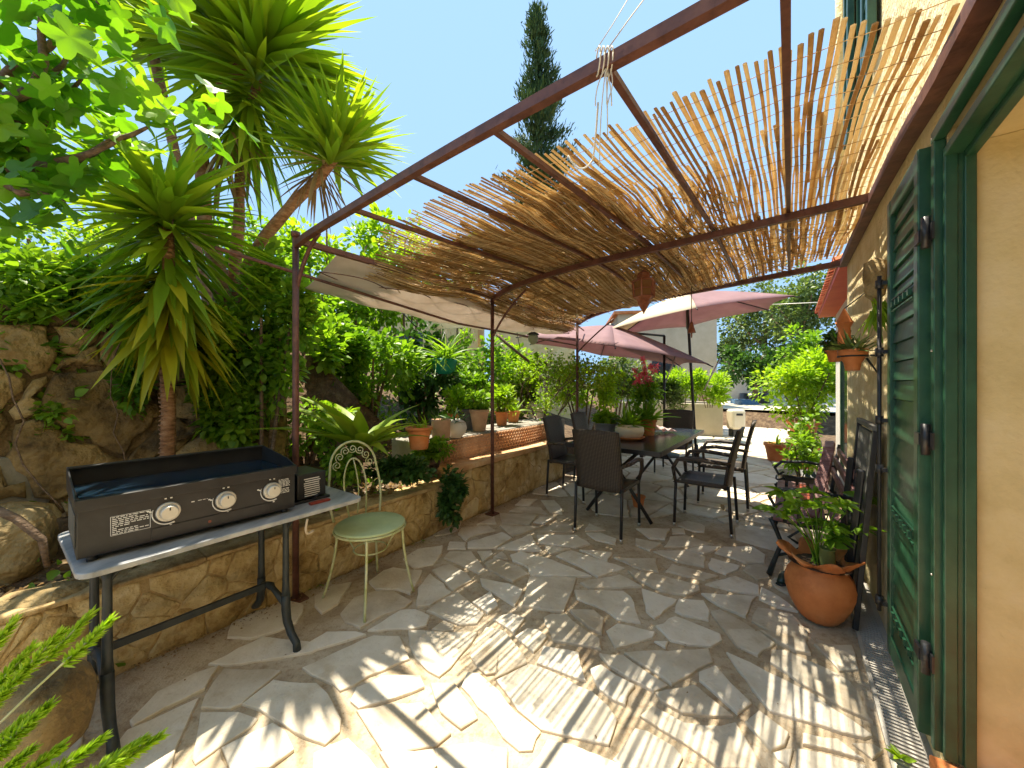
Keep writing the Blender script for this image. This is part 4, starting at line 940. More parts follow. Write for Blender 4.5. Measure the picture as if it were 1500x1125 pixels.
for x in (GL*.335, GL*.60, GL*.855):
    k0 = GG(x, 0, kz); mb = MB()
    mb.tube([k0+fd*.001, k0+fd*.012], [.041, .038], 28); o = mb.build('knob', ksteel, gr)
    MB().tube([k0+fd*.012, k0+fd*.034, k0+fd*.037], [.031, .029, .026], 28).build('knob_grip', ksteel, o)
    MB().bar(k0+fd*.038+Vector((0,0,.012)), k0+fd*.038+Vector((0,0,.022)), .003, .003).build('knob_mark', black, o)
    mb = MB(); m2 = g1
    mb.tube([k0+fd*.0035-g1*(.050*math.cos(a))-Vector((0,0,.050*math.sin(a))) for a in [math.pi*(-.12+.75*i/14) for i in range(15)]], [.0012+.003*i/14 for i in range(15)], 5)
    for dx, dz in ((-.012,.056),(.006,.056),(-.058,.012),(-.064,.016),(.004,-.058)): mb.bar(k0+fd*.002+g1*dx+Vector((0,0,dz)), k0+fd*.002+g1*(dx+.007)+Vector((0,0,dz)), .004, .005)
    mb.build('dial_marks', white, gr)
def glabel(x0, x1, za, zb, rows, seed, box=True):
    rd = random.Random(seed); mb = MB()
    if box:
        for a_, b_ in ((GG(x0,-.002,za),GG(x1,-.002,za)),(GG(x0,-.002,zb),GG(x1,-.002,zb)),(GG(x0,-.002,za),GG(x0,-.002,zb)),(GG(x1,-.002,za),GG(x1,-.002,zb))): mb.bar(a_, b_, .0012, .0012)
    for r_ in range(rows):
        z = zb-(zb-za)*(r_+.6)/(rows+.2); x = x0+.004
        while x < x1-.008:
            w_ = min(rd.uniform(.004, .016), x1-.004-x); mb.bar(GG(x,-.002,z), GG(x+w_,-.002,z), .001, (zb-za)/rows*.42); x += w_+.0035
            if rd.random() < .05: break
    mb.build('printed_label', white, gr)
glabel(.085, .195, z0+.062, z0+.135, 10, 3); glabel(GL-.082, GL-.022, z0+.085, z0+.16, 11, 4, False)
glabel(GL*.43, GL*.455, z0+.128, z0+.138, 1, 5, False); glabel(GL*.46, GL*.525, z0+.1315, z0+.1365, 1, 6, False)
# small black burner beside it
sb = empty('small_stove', 'small black appliance with a white printed label at the right end of the table', 'stove', UZ(452, 740, zt))
c = UZ(452, 732, zt); B = MB(); M_ = Matrix.Rotation(math.atan2(e1.y, e1.x), 4, 'Z')
B.box(c+e2*.08+Vector((0,0,.09)), (.16,.24,.14), M=M_); B.build('body', black, sb, bevel=.006)
B = MB(); B.box(c+e2*.02+Vector((0,0,.008)), (.2,.14,.014), M=M_); B.build('tray', black, sb, bevel=.003)
B = MB()
for k in range(9): B.box(c+e2*-.042+e1*random.uniform(-.004,.004)+Vector((0,0,.035+.012*k)), (.085,.002,.005), M=M_)
B.build('printed_label', white, sb)
B = MB(); B.box(c+e1*.01-e2*.105+Vector((0,0,.006)), (.11,.03,.012), M=M_); o = B.build('red_block', pm('dark red plastic', [(.30,.04,.02)], 1, .5, 0), None, bevel=.002); tag(o, 'flat dark red strip lying on the marble in front of the small stove', 'strip')
o = MB().tube([UZ(462, 728, zt+.03), UZ(474, 716, zt+.04)], .006, 6).build('lighter', black); tag(o, 'thin black gas lighter lying at the right end of the marble table', 'lighter')
o = MB().tube(arc(TB(Ltab-.33, -.004, zt-.03), TB(Ltab-.36, -.012, zt-.13), TB(Ltab-.30, -.004, zt-.10)), .006, 7).build('table_clamp', beigecl); tag(o, 'small cream clamp hooked under the front edge of the marble table', 'clamp')
# ============================================================ PLANTS
def trunk(mb, pts, radii, n=9, wob=.0): mb.tube(pts, radii, n)
def rosette(name, c, n, L, m, parent, up=.25, lo=-.9, droop=.25, w=.07, axis=(0,0,1)):
    z = rng.uniform(lo, 1, n); z = z*.9+up*.1; a = rng.uniform(0, 2*math.pi, n)
    r = np.sqrt(np.maximum(0, 1-z*z)); D = np.column_stack([r*np.cos(a), r*np.sin(a), z]); ax = np.array(axis, float); ax /= np.linalg.norm(ax)
    P = np.array(c)+D*.035*np.array([1,1,1])+ax*rng.uniform(-.16, .06, (n,1)); D = D+ax*.35
    return cloud(name, P, D, L*rng.uniform(.75, 1.1, n)*(1-.25*(z > .8)), T_blade(5, droop, w), m, parent, up=np.tile([0,0,1.], (n,1))+rng.normal(0, .15, (n,3)))
def skirt(name, c0, c1, n, L, m, parent, w=.06):
    t = rng.random((n,1)); P = np.array(c0)*(1-t)+np.array(c1)*t; a = rng.uniform(0, 2*math.pi, n); dz = -rng.uniform(.5, 2.8, n)*(.3+.7*t[:,0])
    D = np.column_stack([np.cos(a), np.sin(a), dz]); P = P+np.column_stack([np.cos(a), np.sin(a), np.zeros(n)])*.04
    return cloud(name, P, D, L*rng.uniform(.7, 1.15, n), T_blade(4, .12, w), m, parent, up=np.column_stack([np.cos(a), np.sin(a), np.full(n, .8)]))
# yucca with the hanging skirt, right behind the griddle
Yy = 2.45
y1 = empty('yucca_tree', 'short yucca behind the griddle with a skirt of yellowing leaves hanging round its dark trunk', 'yucca', UY(245, 690, Yy))
mb = MB(); pts = [UY(245, 700, Yy), UY(247, 600, Yy), UY(243, 520, Yy), UY(247, 400, Yy), UY(246, 320, Yy)]
trunk(mb, pts, [.042,.038,.035,.035,.03])
for i in range(26): z_ = .75+i*.03; c = Vector((pts[0].x+.004*math.sin(i), Yy, z_)); mb.tube([c+Vector((.038*math.cos(a), .038*math.sin(a), .004*math.sin(3*a+i))) for a in [2*math.pi*k/12 for k in range(13)]], .006, 4, cap=False)
mb.build('trunk', barko, y1)
rosette('crown', UY(243, 305, Yy), 150, .62, L_yuc, y1, lo=-.5, droop=.24, w=.054)
skirt('leaf_skirt', UY(244, 320, Yy), UY(247, 470, Yy), 130, .60, L_yuc, y1, .062)
skirt('yellow_leaves', UY(246, 400, Yy), UY(246, 500, Yy), 80, .54, L_yel, y1, .07)
# tall yucca with several stems
y2 = empty('yucca_tree', 'tall many stemmed yucca with big spiky heads leaning over the pergola corner', 'yucca', UY(335, 560, 3.05))
for pts, rr in (([(330,560,3.1),(322,400,3.05),(300,335,3.0),(293,200,3.0),(330,120,3.0),(372,85,3.0)], [.07,.055,.05,.048,.045,.04]), ([(335,560,3.15),(342,420,3.15),(350,330,3.2),(352,230,3.2),(378,110,3.1)], [.06,.05,.045,.04,.04]), ([(345,560,3.15),(362,390,3.1),(385,350,3.05),(425,303,3.0),(462,268,3.0),(498,222,3.0)], [.055,.045,.042,.04,.038,.035]), ([(330,560,3.2),(300,420,3.3),(262,250,3.4),(225,80,3.4)], [.055,.045,.04,.04])):
    P3 = [UY(*p_) for p_ in pts]; P3 = [P3[0]]+[x for a, b in zip(P3, P3[1:]) for x in (a.lerp(b, .5)+Vector((random.gauss(0,.008),0,0)), b)]
    rr2 = [rr[0]]+[x for a, b in zip(rr, rr[1:]) for x in ((a+b)/2*random.uniform(.9,1.12), b)]
    MB().tube(P3, rr2, 10).build('trunk', barko, y2)
rosette('crown', UY(378, 78, 3.0), 340, .92, L_yuc, y2, lo=-.75, droop=.18, w=.046, axis=(.25,-.1,1))
rosette('crown', UY(300, 35, 3.1), 150, .8, L_yuc, y2, lo=-.6, droop=.16, w=.046, axis=(-.2,0,1))
skirt('leaf_skirt', UY(378, 110, 3.0), UY(358, 190, 3.05), 110, .72, L_yuc, y2, .045)
rosette('crown', UY(500, 218, 3.0), 210, .60, L_yuc, y2, lo=-.6, droop=.10, w=.046, axis=(.55,0,.8))
rosette('crown', UY(225, 62, 3.4), 120, .75, L_yuc, y2, lo=-.5, droop=.16, w=.05)
skirt('dead_leaves', UY(478, 240, 3.0), UY(462, 262, 3.0), 34, .42, dry, y2, .03); skirt('dead_leaves', UY(338, 190, 3.0), UY(322, 250, 3.0), 40, .5, dry, y2, .03)

# fig tree leaning in from the left, close by
fg = empty('fig_tree', 'fig tree reaching in from the upper left with large lobed leaves lit by the sun', 'fig tree', (-3.0, 1.5, .4))
mb = MB()
root = Vector((-2.9, 1.45, .4)); hub = UY(-90, 120, 1.75)
tips = [((-40,140,1.7),(30,90,1.6),(95,45,1.6),(170,-30,1.6)), ((-20,190,1.7),(50,165,1.7),(62,120,1.6),(105,70,1.6)), ((10,240,1.75),(90,245,1.7),(160,208,1.6),(215,187,1.55)), ((-10,150,1.6),(50,130,1.5),(60,50,1.5),(45,-40,1.5)), ((0,260,1.8),(30,225,1.7),(75,150,1.7),(120,115,1.7)), ((20,250,1.7),(95,236,1.65),(130,225,1.6),(180,200,1.55)), ((0,270,1.7),(30,282,1.6),(60,282,1.6),(105,310,1.6))]
mb.tube(arc(root, Vector((-2.9,1.5,1.8)), hub, 8), [.09-.05*i/8 for i in range(9)], 10)
mb.build('trunk', bark, fg)
P = []; D = []; S = []; tw = MB()
for tp in tips:
    pts = [hub]+[UY(*p_) for p_ in tp]; MB().tube([x for a, b in zip(pts, pts[1:]) for x in (a, a.lerp(b, .5)+Vector((0,.02,.015)))]+[pts[-1]], [.03-.024*i/(2*len(tp)) for i in range(2*len(tp)+1)], 7).build('branch', bark, fg)
def fleaf(u, v, Y, s=.15, n=1):
    for _ in range(n):
        b = UY(u+random.gauss(0, 16), v+random.gauss(0, 16), Y+random.gauss(0, .07)); a = random.uniform(0, 6.28)
        d = Vector((math.cos(a), math.sin(a), random.uniform(-1.0, .15))); P.append(b); D.append(d); S.append(s*random.uniform(.6, 1.15))
for tp in tips:
    pts = [(-20,150,1.7)]+list(tp)
    for a, b in zip(pts, pts[1:]):
        for k in range(7): t_ = k/7; fleaf(a[0]+(b[0]-a[0])*t_, a[1]+(b[1]-a[1])*t_, a[2]+(b[2]-a[2])*t_, .13, 1)
for u, v, n in ((60,20,14),(120,60,12),(180,100,10),(200,150,8),(250,170,7),(290,185,5),(320,190,3),(130,150,12),(60,190,12),(20,240,12),(60,280,7),(120,230,7),(60,90,12),(0,40,12),(200,40,6),(340,170,2),(-30,120,10),(255,205,4),(90,320,4),(20,330,5),(130,10,10),(230,-10,8),(30,150,8),(310,150,3)):
    fleaf(u, v, random.uniform(1.35, 1.85), .13, int(n*.75))
cloud('leaves', [tuple(x) for x in P], [tuple(x) for x in D], np.array(S), T_fig(), L_fig, fg, wid=.95)

def shrub(name, label, cat, u, v, Y, rad, m, size, n, k=16, cr=.35, tpl=None, group=None, stem=True, kind=None, shell=.55, zmin=None):
    c = UY(u, v, Y); gz = None
    q, s = toqs(c); gz = hterr(q, s) if zmin is None else zmin
    t = empty(name, label, cat, (c.x, c.y, gz), 0, group)
    P, D = clumps(n, c, rad, k, cr, shell); D[:,2] += rng.normal(-.1, .3, n)
    keep = P[:,2] > gz+.02; P = P[keep]; D = D[keep]
    cloud('foliage', P, D, size*rng.uniform(.6, 1.3, len(P)), tpl or T_leaf(), m, t)
    if stem:
        mb = MB(); base = Vector((c.x, c.y, gz-.05))
        for i in range(5):
            a = 6.28*i/5; e = c+Vector((math.cos(a)*rad[0]*.55, math.sin(a)*rad[1]*.55, rad[2]*random.uniform(-.1, .6))); mb.tube(arc(base+Vector((.03*math.cos(a), .03*math.sin(a), 0)), (base+e)/2+Vector((0,0,.1)), e, 6), [.022*rad[0]+.008-.003*j*rad[0] for j in range(7)], 6)
        mb.build('stems', bark, t)
    return t
SH = shrub
SH('ivy', 'ivy with dark heart shaped leaves climbing between the yucca trunks', 'ivy', 385, 500, 2.95, (.42,.24,.72), L_mid, .07, 3400, 34, .26)
SH('ivy', 'ivy hanging over the top of the rock wall at the far left', 'ivy', 30, 440, 2.3, (.52,.22,.36), L_mid, .06, 1900, 22, .3, stem=False)
SH('ivy', 'ivy spilling over the rock wall between the yucca skirt and the fig', 'ivy', 130, 425, 2.55, (.4,.22,.20), L_mid, .06, 1000, 18, .35, stem=False)
SH('bank_shrub', 'sunlit yellow green scrub on top of the bank at the far left', 'shrub', 70, 370, 3.9, (1.2,.6,.42), L_lime, .055, 2800, 26, .3)
SH('bank_shrub', 'lit bush on the bank seen through the yucca leaves', 'shrub', 190, 330, 4.6, (1.0,.7,.7), L_lime, .07, 2200, 24, .3)
SH('bank_shrub', 'dense shrub behind the tall yucca stems at the top of the bank', 'shrub', 330, 390, 4.8, (1.0,.7,.8), L_mid, .075, 2400, 24, .3)
SH('laurel_bush', 'glossy laurel bush in sunlight beside the first pergola post', 'bush', 470, 540, 4.0, (.45,.4,.75), L_mid, .085, 2200, 26, .3)
SH('laurel_bush', 'leafy laurel bush behind the broad leaved fern', 'bush', 545, 540, 4.4, (.55,.4,.70), L_mid, .08, 2200, 26, .3)
SH('laurel_bush', 'dark leafy bush in the shade below the white cloth', 'bush', 620, 540, 5.2, (.55,.4,.75), L_dark, .085, 2000, 24, .3)
SH('hedge_tree', 'tall lit green tree behind the first post, its top above the cloth', 'tree', 480, 395, 6.0, (1.15,.8,.95), L_lime, .10, 3000, 30, .28)
SH('hedge_tree', 'leafy tree behind the middle of the reed edge', 'tree', 590, 385, 6.6, (.95,.8,.95), L_lime, .10, 2600, 30, .28)
SH('hedge_tree', 'dark leafy tree under the white cloth beside the yellow wall', 'tree', 520, 455, 5.6, (.9,.6,.75), L_mid, .09, 2600, 28, .3)
SH('hedge_tree', 'far leafy tree showing just over the reed fringe', 'tree', 665, 400, 9.5, (1.5,1,1.2), L_mid, .13, 2200, 28, .3)
SH('garden_bush', 'bright bush behind the tall grey pot', 'bush', 700, 530, 6.2, (.65,.5,.6), L_mid, .08, 1800, 22, .3)
SH('garden_bush', 'lime green bush to the right of the second post', 'bush', 760, 545, 6.8, (.7,.5,.55), L_lime, .09, 1700, 22, .3)
SH('garden_bush', 'low lime bush behind the third post', 'bush', 855, 575, 7.6, (.9,.5,.65), L_lime, .08, 2200, 24, .3)
SH('garden_bush', 'yellowish bush under the left parasol', 'bush', 900, 550, 8.6, (1.0,.5,.6), L_olive, .09, 1800, 24, .3)
SH('garden_bush', 'low green plants along the foot of the rock face behind the fern', 'bush', 450, 625, 3.5, (.45,.25,.3), L_mid, .06, 1200, 20, .3)
SH('rubber_plant', 'shaded leafy sprig on the rock wall at the left edge', 'plant', 25, 610, 2.3, (.35,.2,.30), L_mid, .07, 260, 12, .3, stem=False, zmin=.4)
SH('rubber_plant', 'small sprig with bright leaves hanging in front of the rock wall', 'plant', 118, 580, 2.6, (.25,.2,.18), L_ivy, .07, 120, 8, .3, stem=False, zmin=.4)
# trailing plants on the low wall
SH('ivy', 'ivy creeping down the rock face right of the yellow yucca leaves', 'ivy', 330, 600, 2.85, (.36,.16,.34), L_mid, .065, 1300, 20, .3, stem=False)
SH('trailing_plant', 'dark feathery plant growing on the low wall behind the green chair', 'plant', 590, 690, 3.05, (.28,.16,.10), L_dark, .05, 1300, 18, .35, stem=False, zmin=.42)
SH('trailing_plant', 'dark plant trailing down the planter wall beside the second post', 'plant', 662, 730, 3.22, (.13,.10,.26), L_dark, .05, 900, 14, .35, stem=False, zmin=.02)
SH('trailing_plant', 'leafy plant on the low wall under the broad leaved fern', 'plant', 505, 680, 2.9, (.22,.15,.12), L_mid, .05, 800, 14, .35, stem=False, zmin=.42)
SH('trailing_plant', 'low growth behind the scrolled chair back on the wall top', 'plant', 632, 655, 3.4, (.22,.12,.10), L_mid, .045, 700, 14, .35, stem=False, zmin=.5)
# ground ivy and litter: uncountable
n = 5200; qq = rng.uniform(-2.5, 6.5, n); so_ = rng.uniform(2.9, 8.5, n); Pz = np.array([tuple(QS(a, b, hterr(a, b)+rng.uniform(0, .08))) for a, b in zip(qq, so_)])
keep = ~((so_ < 3.95) & (qq > 2.4)); Pz = Pz[keep]
o = cloud('ground_cover', Pz, rdir(len(Pz), .7), .06*rng.uniform(.6, 1.4, len(Pz)), T_leaf(), L_mid); tag(o, 'low green ground cover over the bank', 'ground cover', kind='stuff')
n = 2600; qq = rng.uniform(-1.2, 3, n); so_ = np.array([WQ(a)+rng.uniform(.1, 1.25) for a in qq]); Pz = np.array([tuple(QS(a, b, max(.435 if b < WQ(a)+.24 else 0, hterr(a, b))+rng.uniform(0, .02))) for a, b in zip(qq, so_)])
o = cloud('leaf_litter', Pz, rdir(n, .1)*np.array([1,1,.25]), .045*rng.uniform(.5, 1.3, n), T_leaf(), dry); tag(o, 'dry leaves and twigs scattered over the planting bed', 'leaf litter', kind='stuff')

# broad leaved fern
fn = empty('nest_fern', 'broad leaved lime green fern fanning out above the low wall', 'fern', UY(528, 668, 3.05))
c = UY(528, 655, 3.05); n = 26; P = []; D = []; S = []
for i in range(n): a = 6.283*i/n+rng.normal(0, .15); e = rng.uniform(.5, 1.9); P.append((c.x+.04*math.cos(a), c.y+.04*math.sin(a), c.z-.02)); D.append((math.cos(a), math.sin(a), e)); S.append(rng.uniform(.5, .74))
cloud('fronds', P, D, np.array(S), T_blade(7, .5, .115), leafmat('fern leaf', [(.12,.22,.015),(.26,.38,.03),(.40,.48,.05)], (1.3,1.25,.4), .45), fn, up=np.tile([0,0,1.], (n,1)))
MB().lathe([(.06,-.12),(.08,-.03),(.05,.03)], c, 12).build('crown_base', bark, fn)

# foreground feathery sprigs
fs = empty('feathery_shrub', 'bright lime shrub with feathery needle tufts at the bottom left corner', 'shrub', (-1.75, .72, .0))
P = []; D = []; S = []
for u, v, Y in ((145,925,1.15),(118,915,1.2),(72,945,1.1),(30,968,1.1),(15,1005,1.05),(50,1053,1.0),(12,1075,1.0),(70,1110,1.0),(128,1098,1.05),(185,1100,1.08),(215,1092,1.1),(150,1128,1.0),(20,1120,.95),(5,930,1.05)):
    c = UY(u, v, Y); b = Vector((-1.75, .75, .02)).lerp(c, .35)+Vector((0,0,-.05)); MB().tube(arc(b, (b+c)/2+Vector((0,0,.04)), c, 6), .0035, 5).build('stem', chaircream, fs)
    ax = (c-b).normalized()
    for k in range(230):
        t_ = rng.random(); p_ = c-ax*.085*(1-t_)*1.2+ax*.03*t_; r_ = Vector(rng.normal(0, 1, 3)); r_ = (r_-ax*r_.dot(ax)).normalized()
        P.append(tuple(p_)); D.append(tuple(r_*(1.1-.5*t_)+ax*(.5+t_))); S.append(.032)
cloud('needles', P, D, np.array(S), T_strip(.12), leafmat('sprig', [(.25,.42,.02),(.42,.62,.04),(.6,.75,.1)], (1.2,1.2,.4), .4), fs)
# small sprig by the drain
t = empty('weed', 'tiny green weed growing beside the drain at the bottom edge', 'weed', UZ(1318, 1118))
c = UZ(1320, 1112, .03); cloud('leaves', [tuple(c)]*9, rdir(9, .9), .045, T_leaf(.2), L_lime, t)

# ---------------- far trees
def tree(label, u, Y, vtop, vbot, w, m, size, n, k, cat='tree', name='garden_tree', cr=.28, tpl=None, grp=None):
    ct = UY(u, vtop, Y); cb = UY(u, vbot, Y); cc = (ct+cb)/2; q, s = toqs(cc); gz = hterr(q, s)
    t = empty(name, label, cat, (cc.x, cc.y, gz), 0, grp)
    mb = MB(); mb.tube(arc(Vector((cc.x, cc.y, gz-.1)), Vector((cc.x+.1, cc.y, (gz+cc.z)/2)), Vector((cc.x, cc.y, cc.z+.2)), 6), [.05*w+.05-.008*w*i for i in range(7)], 8)
    for i in range(6):
        a = i*1.1; s0 = Vector((cc.x, cc.y, gz+(cc.z-gz)*(.5+.08*i))); mb.tube(arc(s0, s0+Vector((math.cos(a)*w*.3, math.sin(a)*w*.3, .3)), s0+Vector((math.cos(a)*w*.7, math.sin(a)*w*.6, (ct.z-cc.z)*.6)), 5), [.03*w-.004*w*j for j in range(6)], 6)
    mb.build('trunk', bark, t)
    P, D = clumps(n, cc, (w, w*.8, (ct.z-cb.z)/2), k, cr, .35); cloud('crown', P, D, size*rng.uniform(.6, 1.3, len(P)), tpl or T_leaf(), m, t); return t
tree('feathery olive green tree over the white garden wall, left of the annexe', 1120, 17, 405, 545, 2.3, L_olive, .16, 5200, 44, cr=.24)
tree('pale green tree behind the annexe eaves', 1175, 14, 385, 520, 1.5, L_olive, .14, 3600, 34)
tree('dark low tree in front of the white garden wall', 1105, 15, 500, 572, 1.9, L_dark, .15, 3200, 30)
tree('slim dark conifer at the end of the garden', 1072, 19, 478, 560, .8, L_cyp, .14, 1400, 20, name='conifer')
tree('green tree beyond the annexe, low over the patio steps', 1185, 11, 470, 570, .9, L_mid, .12, 2200, 24)
# cypress
cy_ = empty('cypress_tree', 'tall narrow dark cypress standing alone against the sky', 'cypress', UY(785, 520, 14.5))
P = []; D = []; S = []; c0 = UY(786, 400, 14.5); ztop = UY(785, 5, 14.5).z; x0 = c0.x
MB().tube([Vector((x0, 14.5, .5)), Vector((x0, 14.5, 9)), Vector((x0+.02, 14.5, ztop-.4))], [.22,.13,.02], 8).build('trunk', bark, cy_)
for k in range(230):
    t_ = random.random()**1.1; z = ztop-.3-(ztop-3.0)*t_; wmax = .22+3.6*t_ if t_ < .33 else 1.4+.7*random.random(); wmax *= random.uniform(.36, .82); a = random.uniform(0, 6.28)
    L_ = wmax; b = Vector((x0, 14.5, z-.25)); e = b+Vector((math.cos(a)*L_, math.sin(a)*L_, .45*L_+.15)); nn = int(70+60*L_)
    for j in range(nn):
        u_ = random.random()**.7; p_ = b.lerp(e, u_)+Vector(rng.normal(0, .10+.10*u_*(1-u_)*2, 3)); P.append(tuple(p_)); D.append((math.cos(a)*.6+rng.normal(0,.4), math.sin(a)*.6+rng.normal(0,.4), 1.1)); S.append(random.uniform(.12, .26))
cloud('crown', P, D, np.array(S), T_strip(.11), L_cyp, cy_)
# bare branching shrub by the third post
bs = empty('bare_shrub', 'thin branching shrub with sparse yellow leaves behind the third post', 'shrub', UY(800, 640, 5.9))
P = []; D = []; mb = MB(); base = UY(800, 640, 5.9); base.z = .5
def br(p, d, L, r, dep):
    e = p+d*L; m_ = (p+e)/2+Vector(rng.normal(0, L*.06, 3)); mb.tube([p, m_, e], [r, r*.8, r*.65], 5, cap=False)
    if dep == 0:
        for _ in range(9): P.append(tuple(e+Vector(rng.normal(0, .06, 3)))); D.append(tuple(rng.normal(0,1,3)+np.array([0,0,.5])))
        return
    for _ in range(3): br(e, (d+Vector(rng.normal(0, .42, 3))+Vector((0,0,.08))).normalized(), L*random.uniform(.62, .85), r*.62, dep-1)
for a in (0, 1.6, 3.1, 4.6): br(base, Vector((math.cos(a)*.55, math.sin(a)*.4, 1)).normalized(), .42, .016, 4)
mb.build('branches', bark, bs); cloud('leaves', P, D, .045, T_leaf(), L_lime, bs)
for u, v, Y, r_, n, lm, lb in ((15,500,2.2,(.34,.12,.26),900,L_mid,'dense ivy patch hanging on the rock face at the left edge'),(95,455,2.45,(.36,.1,.2),800,L_mid,'bright ivy patch under the fig branches on the rock top'),(60,640,2.3,(.25,.1,.14),260,L_mid,'straggly leafy patch at the foot of the rock face, left'),(200,440,2.7,(.3,.12,.2),500,L_lime,'sunlit creeper behind the yucca crown on the rock top'),(40,600,2.25,(.3,.07,.12),500,L_mid,'low leafy creeper across the bottom of the left rock face'),(190,560,2.5,(.10,.06,.3),300,L_ivy,'narrow strand of creeper hanging just left of the yellow yucca leaves'),(70,520,2.35,(.2,.08,.2),420,L_mid,'leafy creeper patch half way down the left rock face'),(150,520,2.6,(.16,.08,.16),260,L_lime,'small bright creeper patch beside the yellow yucca leaves'),(305,500,2.7,(.2,.1,.34),900,L_lime,'ivy patch just right of the yucca trunk')):
    SH('creeper', lb, 'creeper', u, v, Y, r_, lm, .055, n, 14, .35, stem=False, zmin=.4)
# dry vine stems on the rock face
for k, q in enumerate((-.95, -.55, -.1, .42)):
    p = QS(q, 3.86, 1.75); pts = [p]
    for j in range(9): p = p+Vector((random.gauss(0,.05), random.gauss(0,.01), -.12)); pts.append(p)
    o = MB().tube(pts, .004, 4).build('dry_vine', bark); tag(o, ('dry vine stem hanging on the rock face at the far left edge', 'second dry vine stem from the left on the rock face', 'dry vine stem on the rock face above the left end of the griddle', 'dry vine stem on the rock face nearest the yucca trunk')[k], 'vine', 'dry vines on the rock face')
# ============================================================ POTS AND THEIR PLANTS
POTG = None
def pot_prof(r0, r1, h, rim=.0, th=.012):
    return [(r0, 0), (r0+(r1-r0)*.5, h*.5), (r1-.002, h*.84), (r1-.002, h*.85), (r1+rim, h*.86), (r1+rim, h), (r1-th, h), (r1-th-.004, h*.9), (.0, h*.88)]
def spiky(P, D, S, c, n, L, up=.6, sp=.03):
    d = rdir(n, up); d[:,2] = abs(d[:,2])
    for i in range(n): P.append((c.x+rng.normal(0, sp), c.y+rng.normal(0, sp), c.z)); D.append(tuple(d[i])); S.append(L*rng.uniform(.7, 1.2))
def potted(name, label, cat, base, prof, m, kind=None, lm=None, size=.1, n=60, rad=(.12,.12,.12), cz=None, group=None, wob=None, nseg=30):
    t = empty(name, label, cat, base, 0, group)
    MB().lathe(prof, base, nseg, wob=wob, cap=False).build('pot', m, t)
    rt = max(r for r, z in prof); ht = max(z for r, z in prof); top = Vector((base.x, base.y, base.z+ht*.9))
    MB().lathe([(.0, 0), (prof[-1][0] if prof[-1][0] > .01 else rt*.9, .001)], top-Vector((0,0,.01)), 20, cap=False).build('soil', soil, t)
    if kind == 'spiky':
        P, D, S = [], [], []; spiky(P, D, S, top, n, size); cloud('leaves', P, D, np.array(S), T_blade(4, .3, .06), lm, t)
    elif kind == 'bush':
        c = top+Vector((0,0,cz if cz else rad[2]*.8)); P, D = clumps(n, c, rad, 14, .4, .4); cloud('leaves', P, D, size*rng.uniform(.6, 1.3, len(P)), T_leaf(), lm, t)
        mb = MB()
        for i in range(5): a = 1.26*i; mb.tube(arc(top+Vector((.01*math.cos(a),.01*math.sin(a),-.02)), top+Vector((rad[0]*.3*math.cos(a), rad[1]*.3*math.sin(a), rad[2]*.5)), c+Vector((rad[0]*.6*math.cos(a), rad[1]*.6*math.sin(a), rad[2]*.3)), 6), .004+.01*rad[0], 5)
        mb.build('stems', bark, t)
    return t
G_ = 'pots on the stone shelf'; zsh = .787
potted('flower_pot', 'wide orange terracotta pot with a rolled rim and a few bright leaves beside the fern', 'pot', UZ(614, 657, zsh), pot_prof(.075, .105, .19, .012), terra, 'spiky', L_lime, .14, 26, group=G_)
potted('flower_pot', 'plain pale clay cylinder pot next to the orange pot', 'pot', UZ(646, 646, zsh), [(.085,0),(.092,.12),(.094,.20),(.094,.215),(.084,.215),(.08,.19),(0,.19)], terra2, 'spiky', L_mid, .10, 18, group=G_)
potted('round_urn', 'round grey white urn with blue specks between the clay pots', 'urn', UZ(668, 641, zsh), [(.05,0),(.10,.05),(.115,.10),(.10,.16),(.06,.19),(.05,.195),(.045,.18),(0,.17)], whitepl, 'spiky', L_dark, .16, 26, group=G_)
potted('flower_pot', 'dark grey pot half hidden behind the round urn', 'pot', UZ(682, 630, zsh)+Vector((0,.1,0)), pot_prof(.09, .12, .26, .006), pm('dark grey clay', [(.08,.075,.07),(.16,.15,.14)], 6, .8, .2), 'spiky', L_dark, .22, 40, group=G_)
potted('flower_pot', 'tall tapered grey brown clay pot to the left of the second post', 'pot', UZ(702, 631, zsh), pot_prof(.075, .115, .26, .008), terra2, 'bush', L_mid, .06, 420, (.17,.15,.16), group=G_)
potted('flower_pot', 'small pale terracotta pot with bright green leaves right of the second post', 'pot', UZ(735, 623, zsh), pot_prof(.065, .09, .19, .006), terra, 'bush', L_lime, .07, 420, (.20,.16,.2), group=G_)
potted('basket', 'pale woven basket shaped pot at the far end of the shelf', 'pot', UZ(777, 607, zsh)+Vector((-.02,.1,0)), pot_prof(.10, .14, .24, .01), cream, 'bush', L_olive, .06, 300, (.2,.16,.15), group=G_)
potted('flower_pot', 'small pale yellow pot on a green stand beyond the scalloped tiles', 'pot', UZ(792, 611, .80), pot_prof(.06, .085, .15, .006), cream, 'spiky', L_mid, .16, 24, group=G_)
potted('flower_pot', 'squat terracotta pot with spiky leaves left of the woven basket pot', 'pot', UZ(752, 619, zsh)+Vector((0,.08,0)), pot_prof(.07, .10, .17, .008), terra, 'spiky', L_lime, .24, 46, group=G_)
potted('flower_pot', 'brown clay pot with a tall leafy shrub at the back of the shelf', 'pot', UZ(694, 622, zsh)+Vector((-.05,.35,0)), pot_prof(.09, .12, .22, .008), terra2, 'bush', L_mid, .07, 700, (.26,.2,.32), group=G_)
potted('flower_pot', 'terracotta pot with a bushy lime plant at the back of the shelf behind the urn', 'pot', UZ(662, 634, zsh)+Vector((0,.38,0)), pot_prof(.08, .11, .2, .008), terra, 'bush', L_lime, .06, 600, (.24,.2,.22), group=G_)
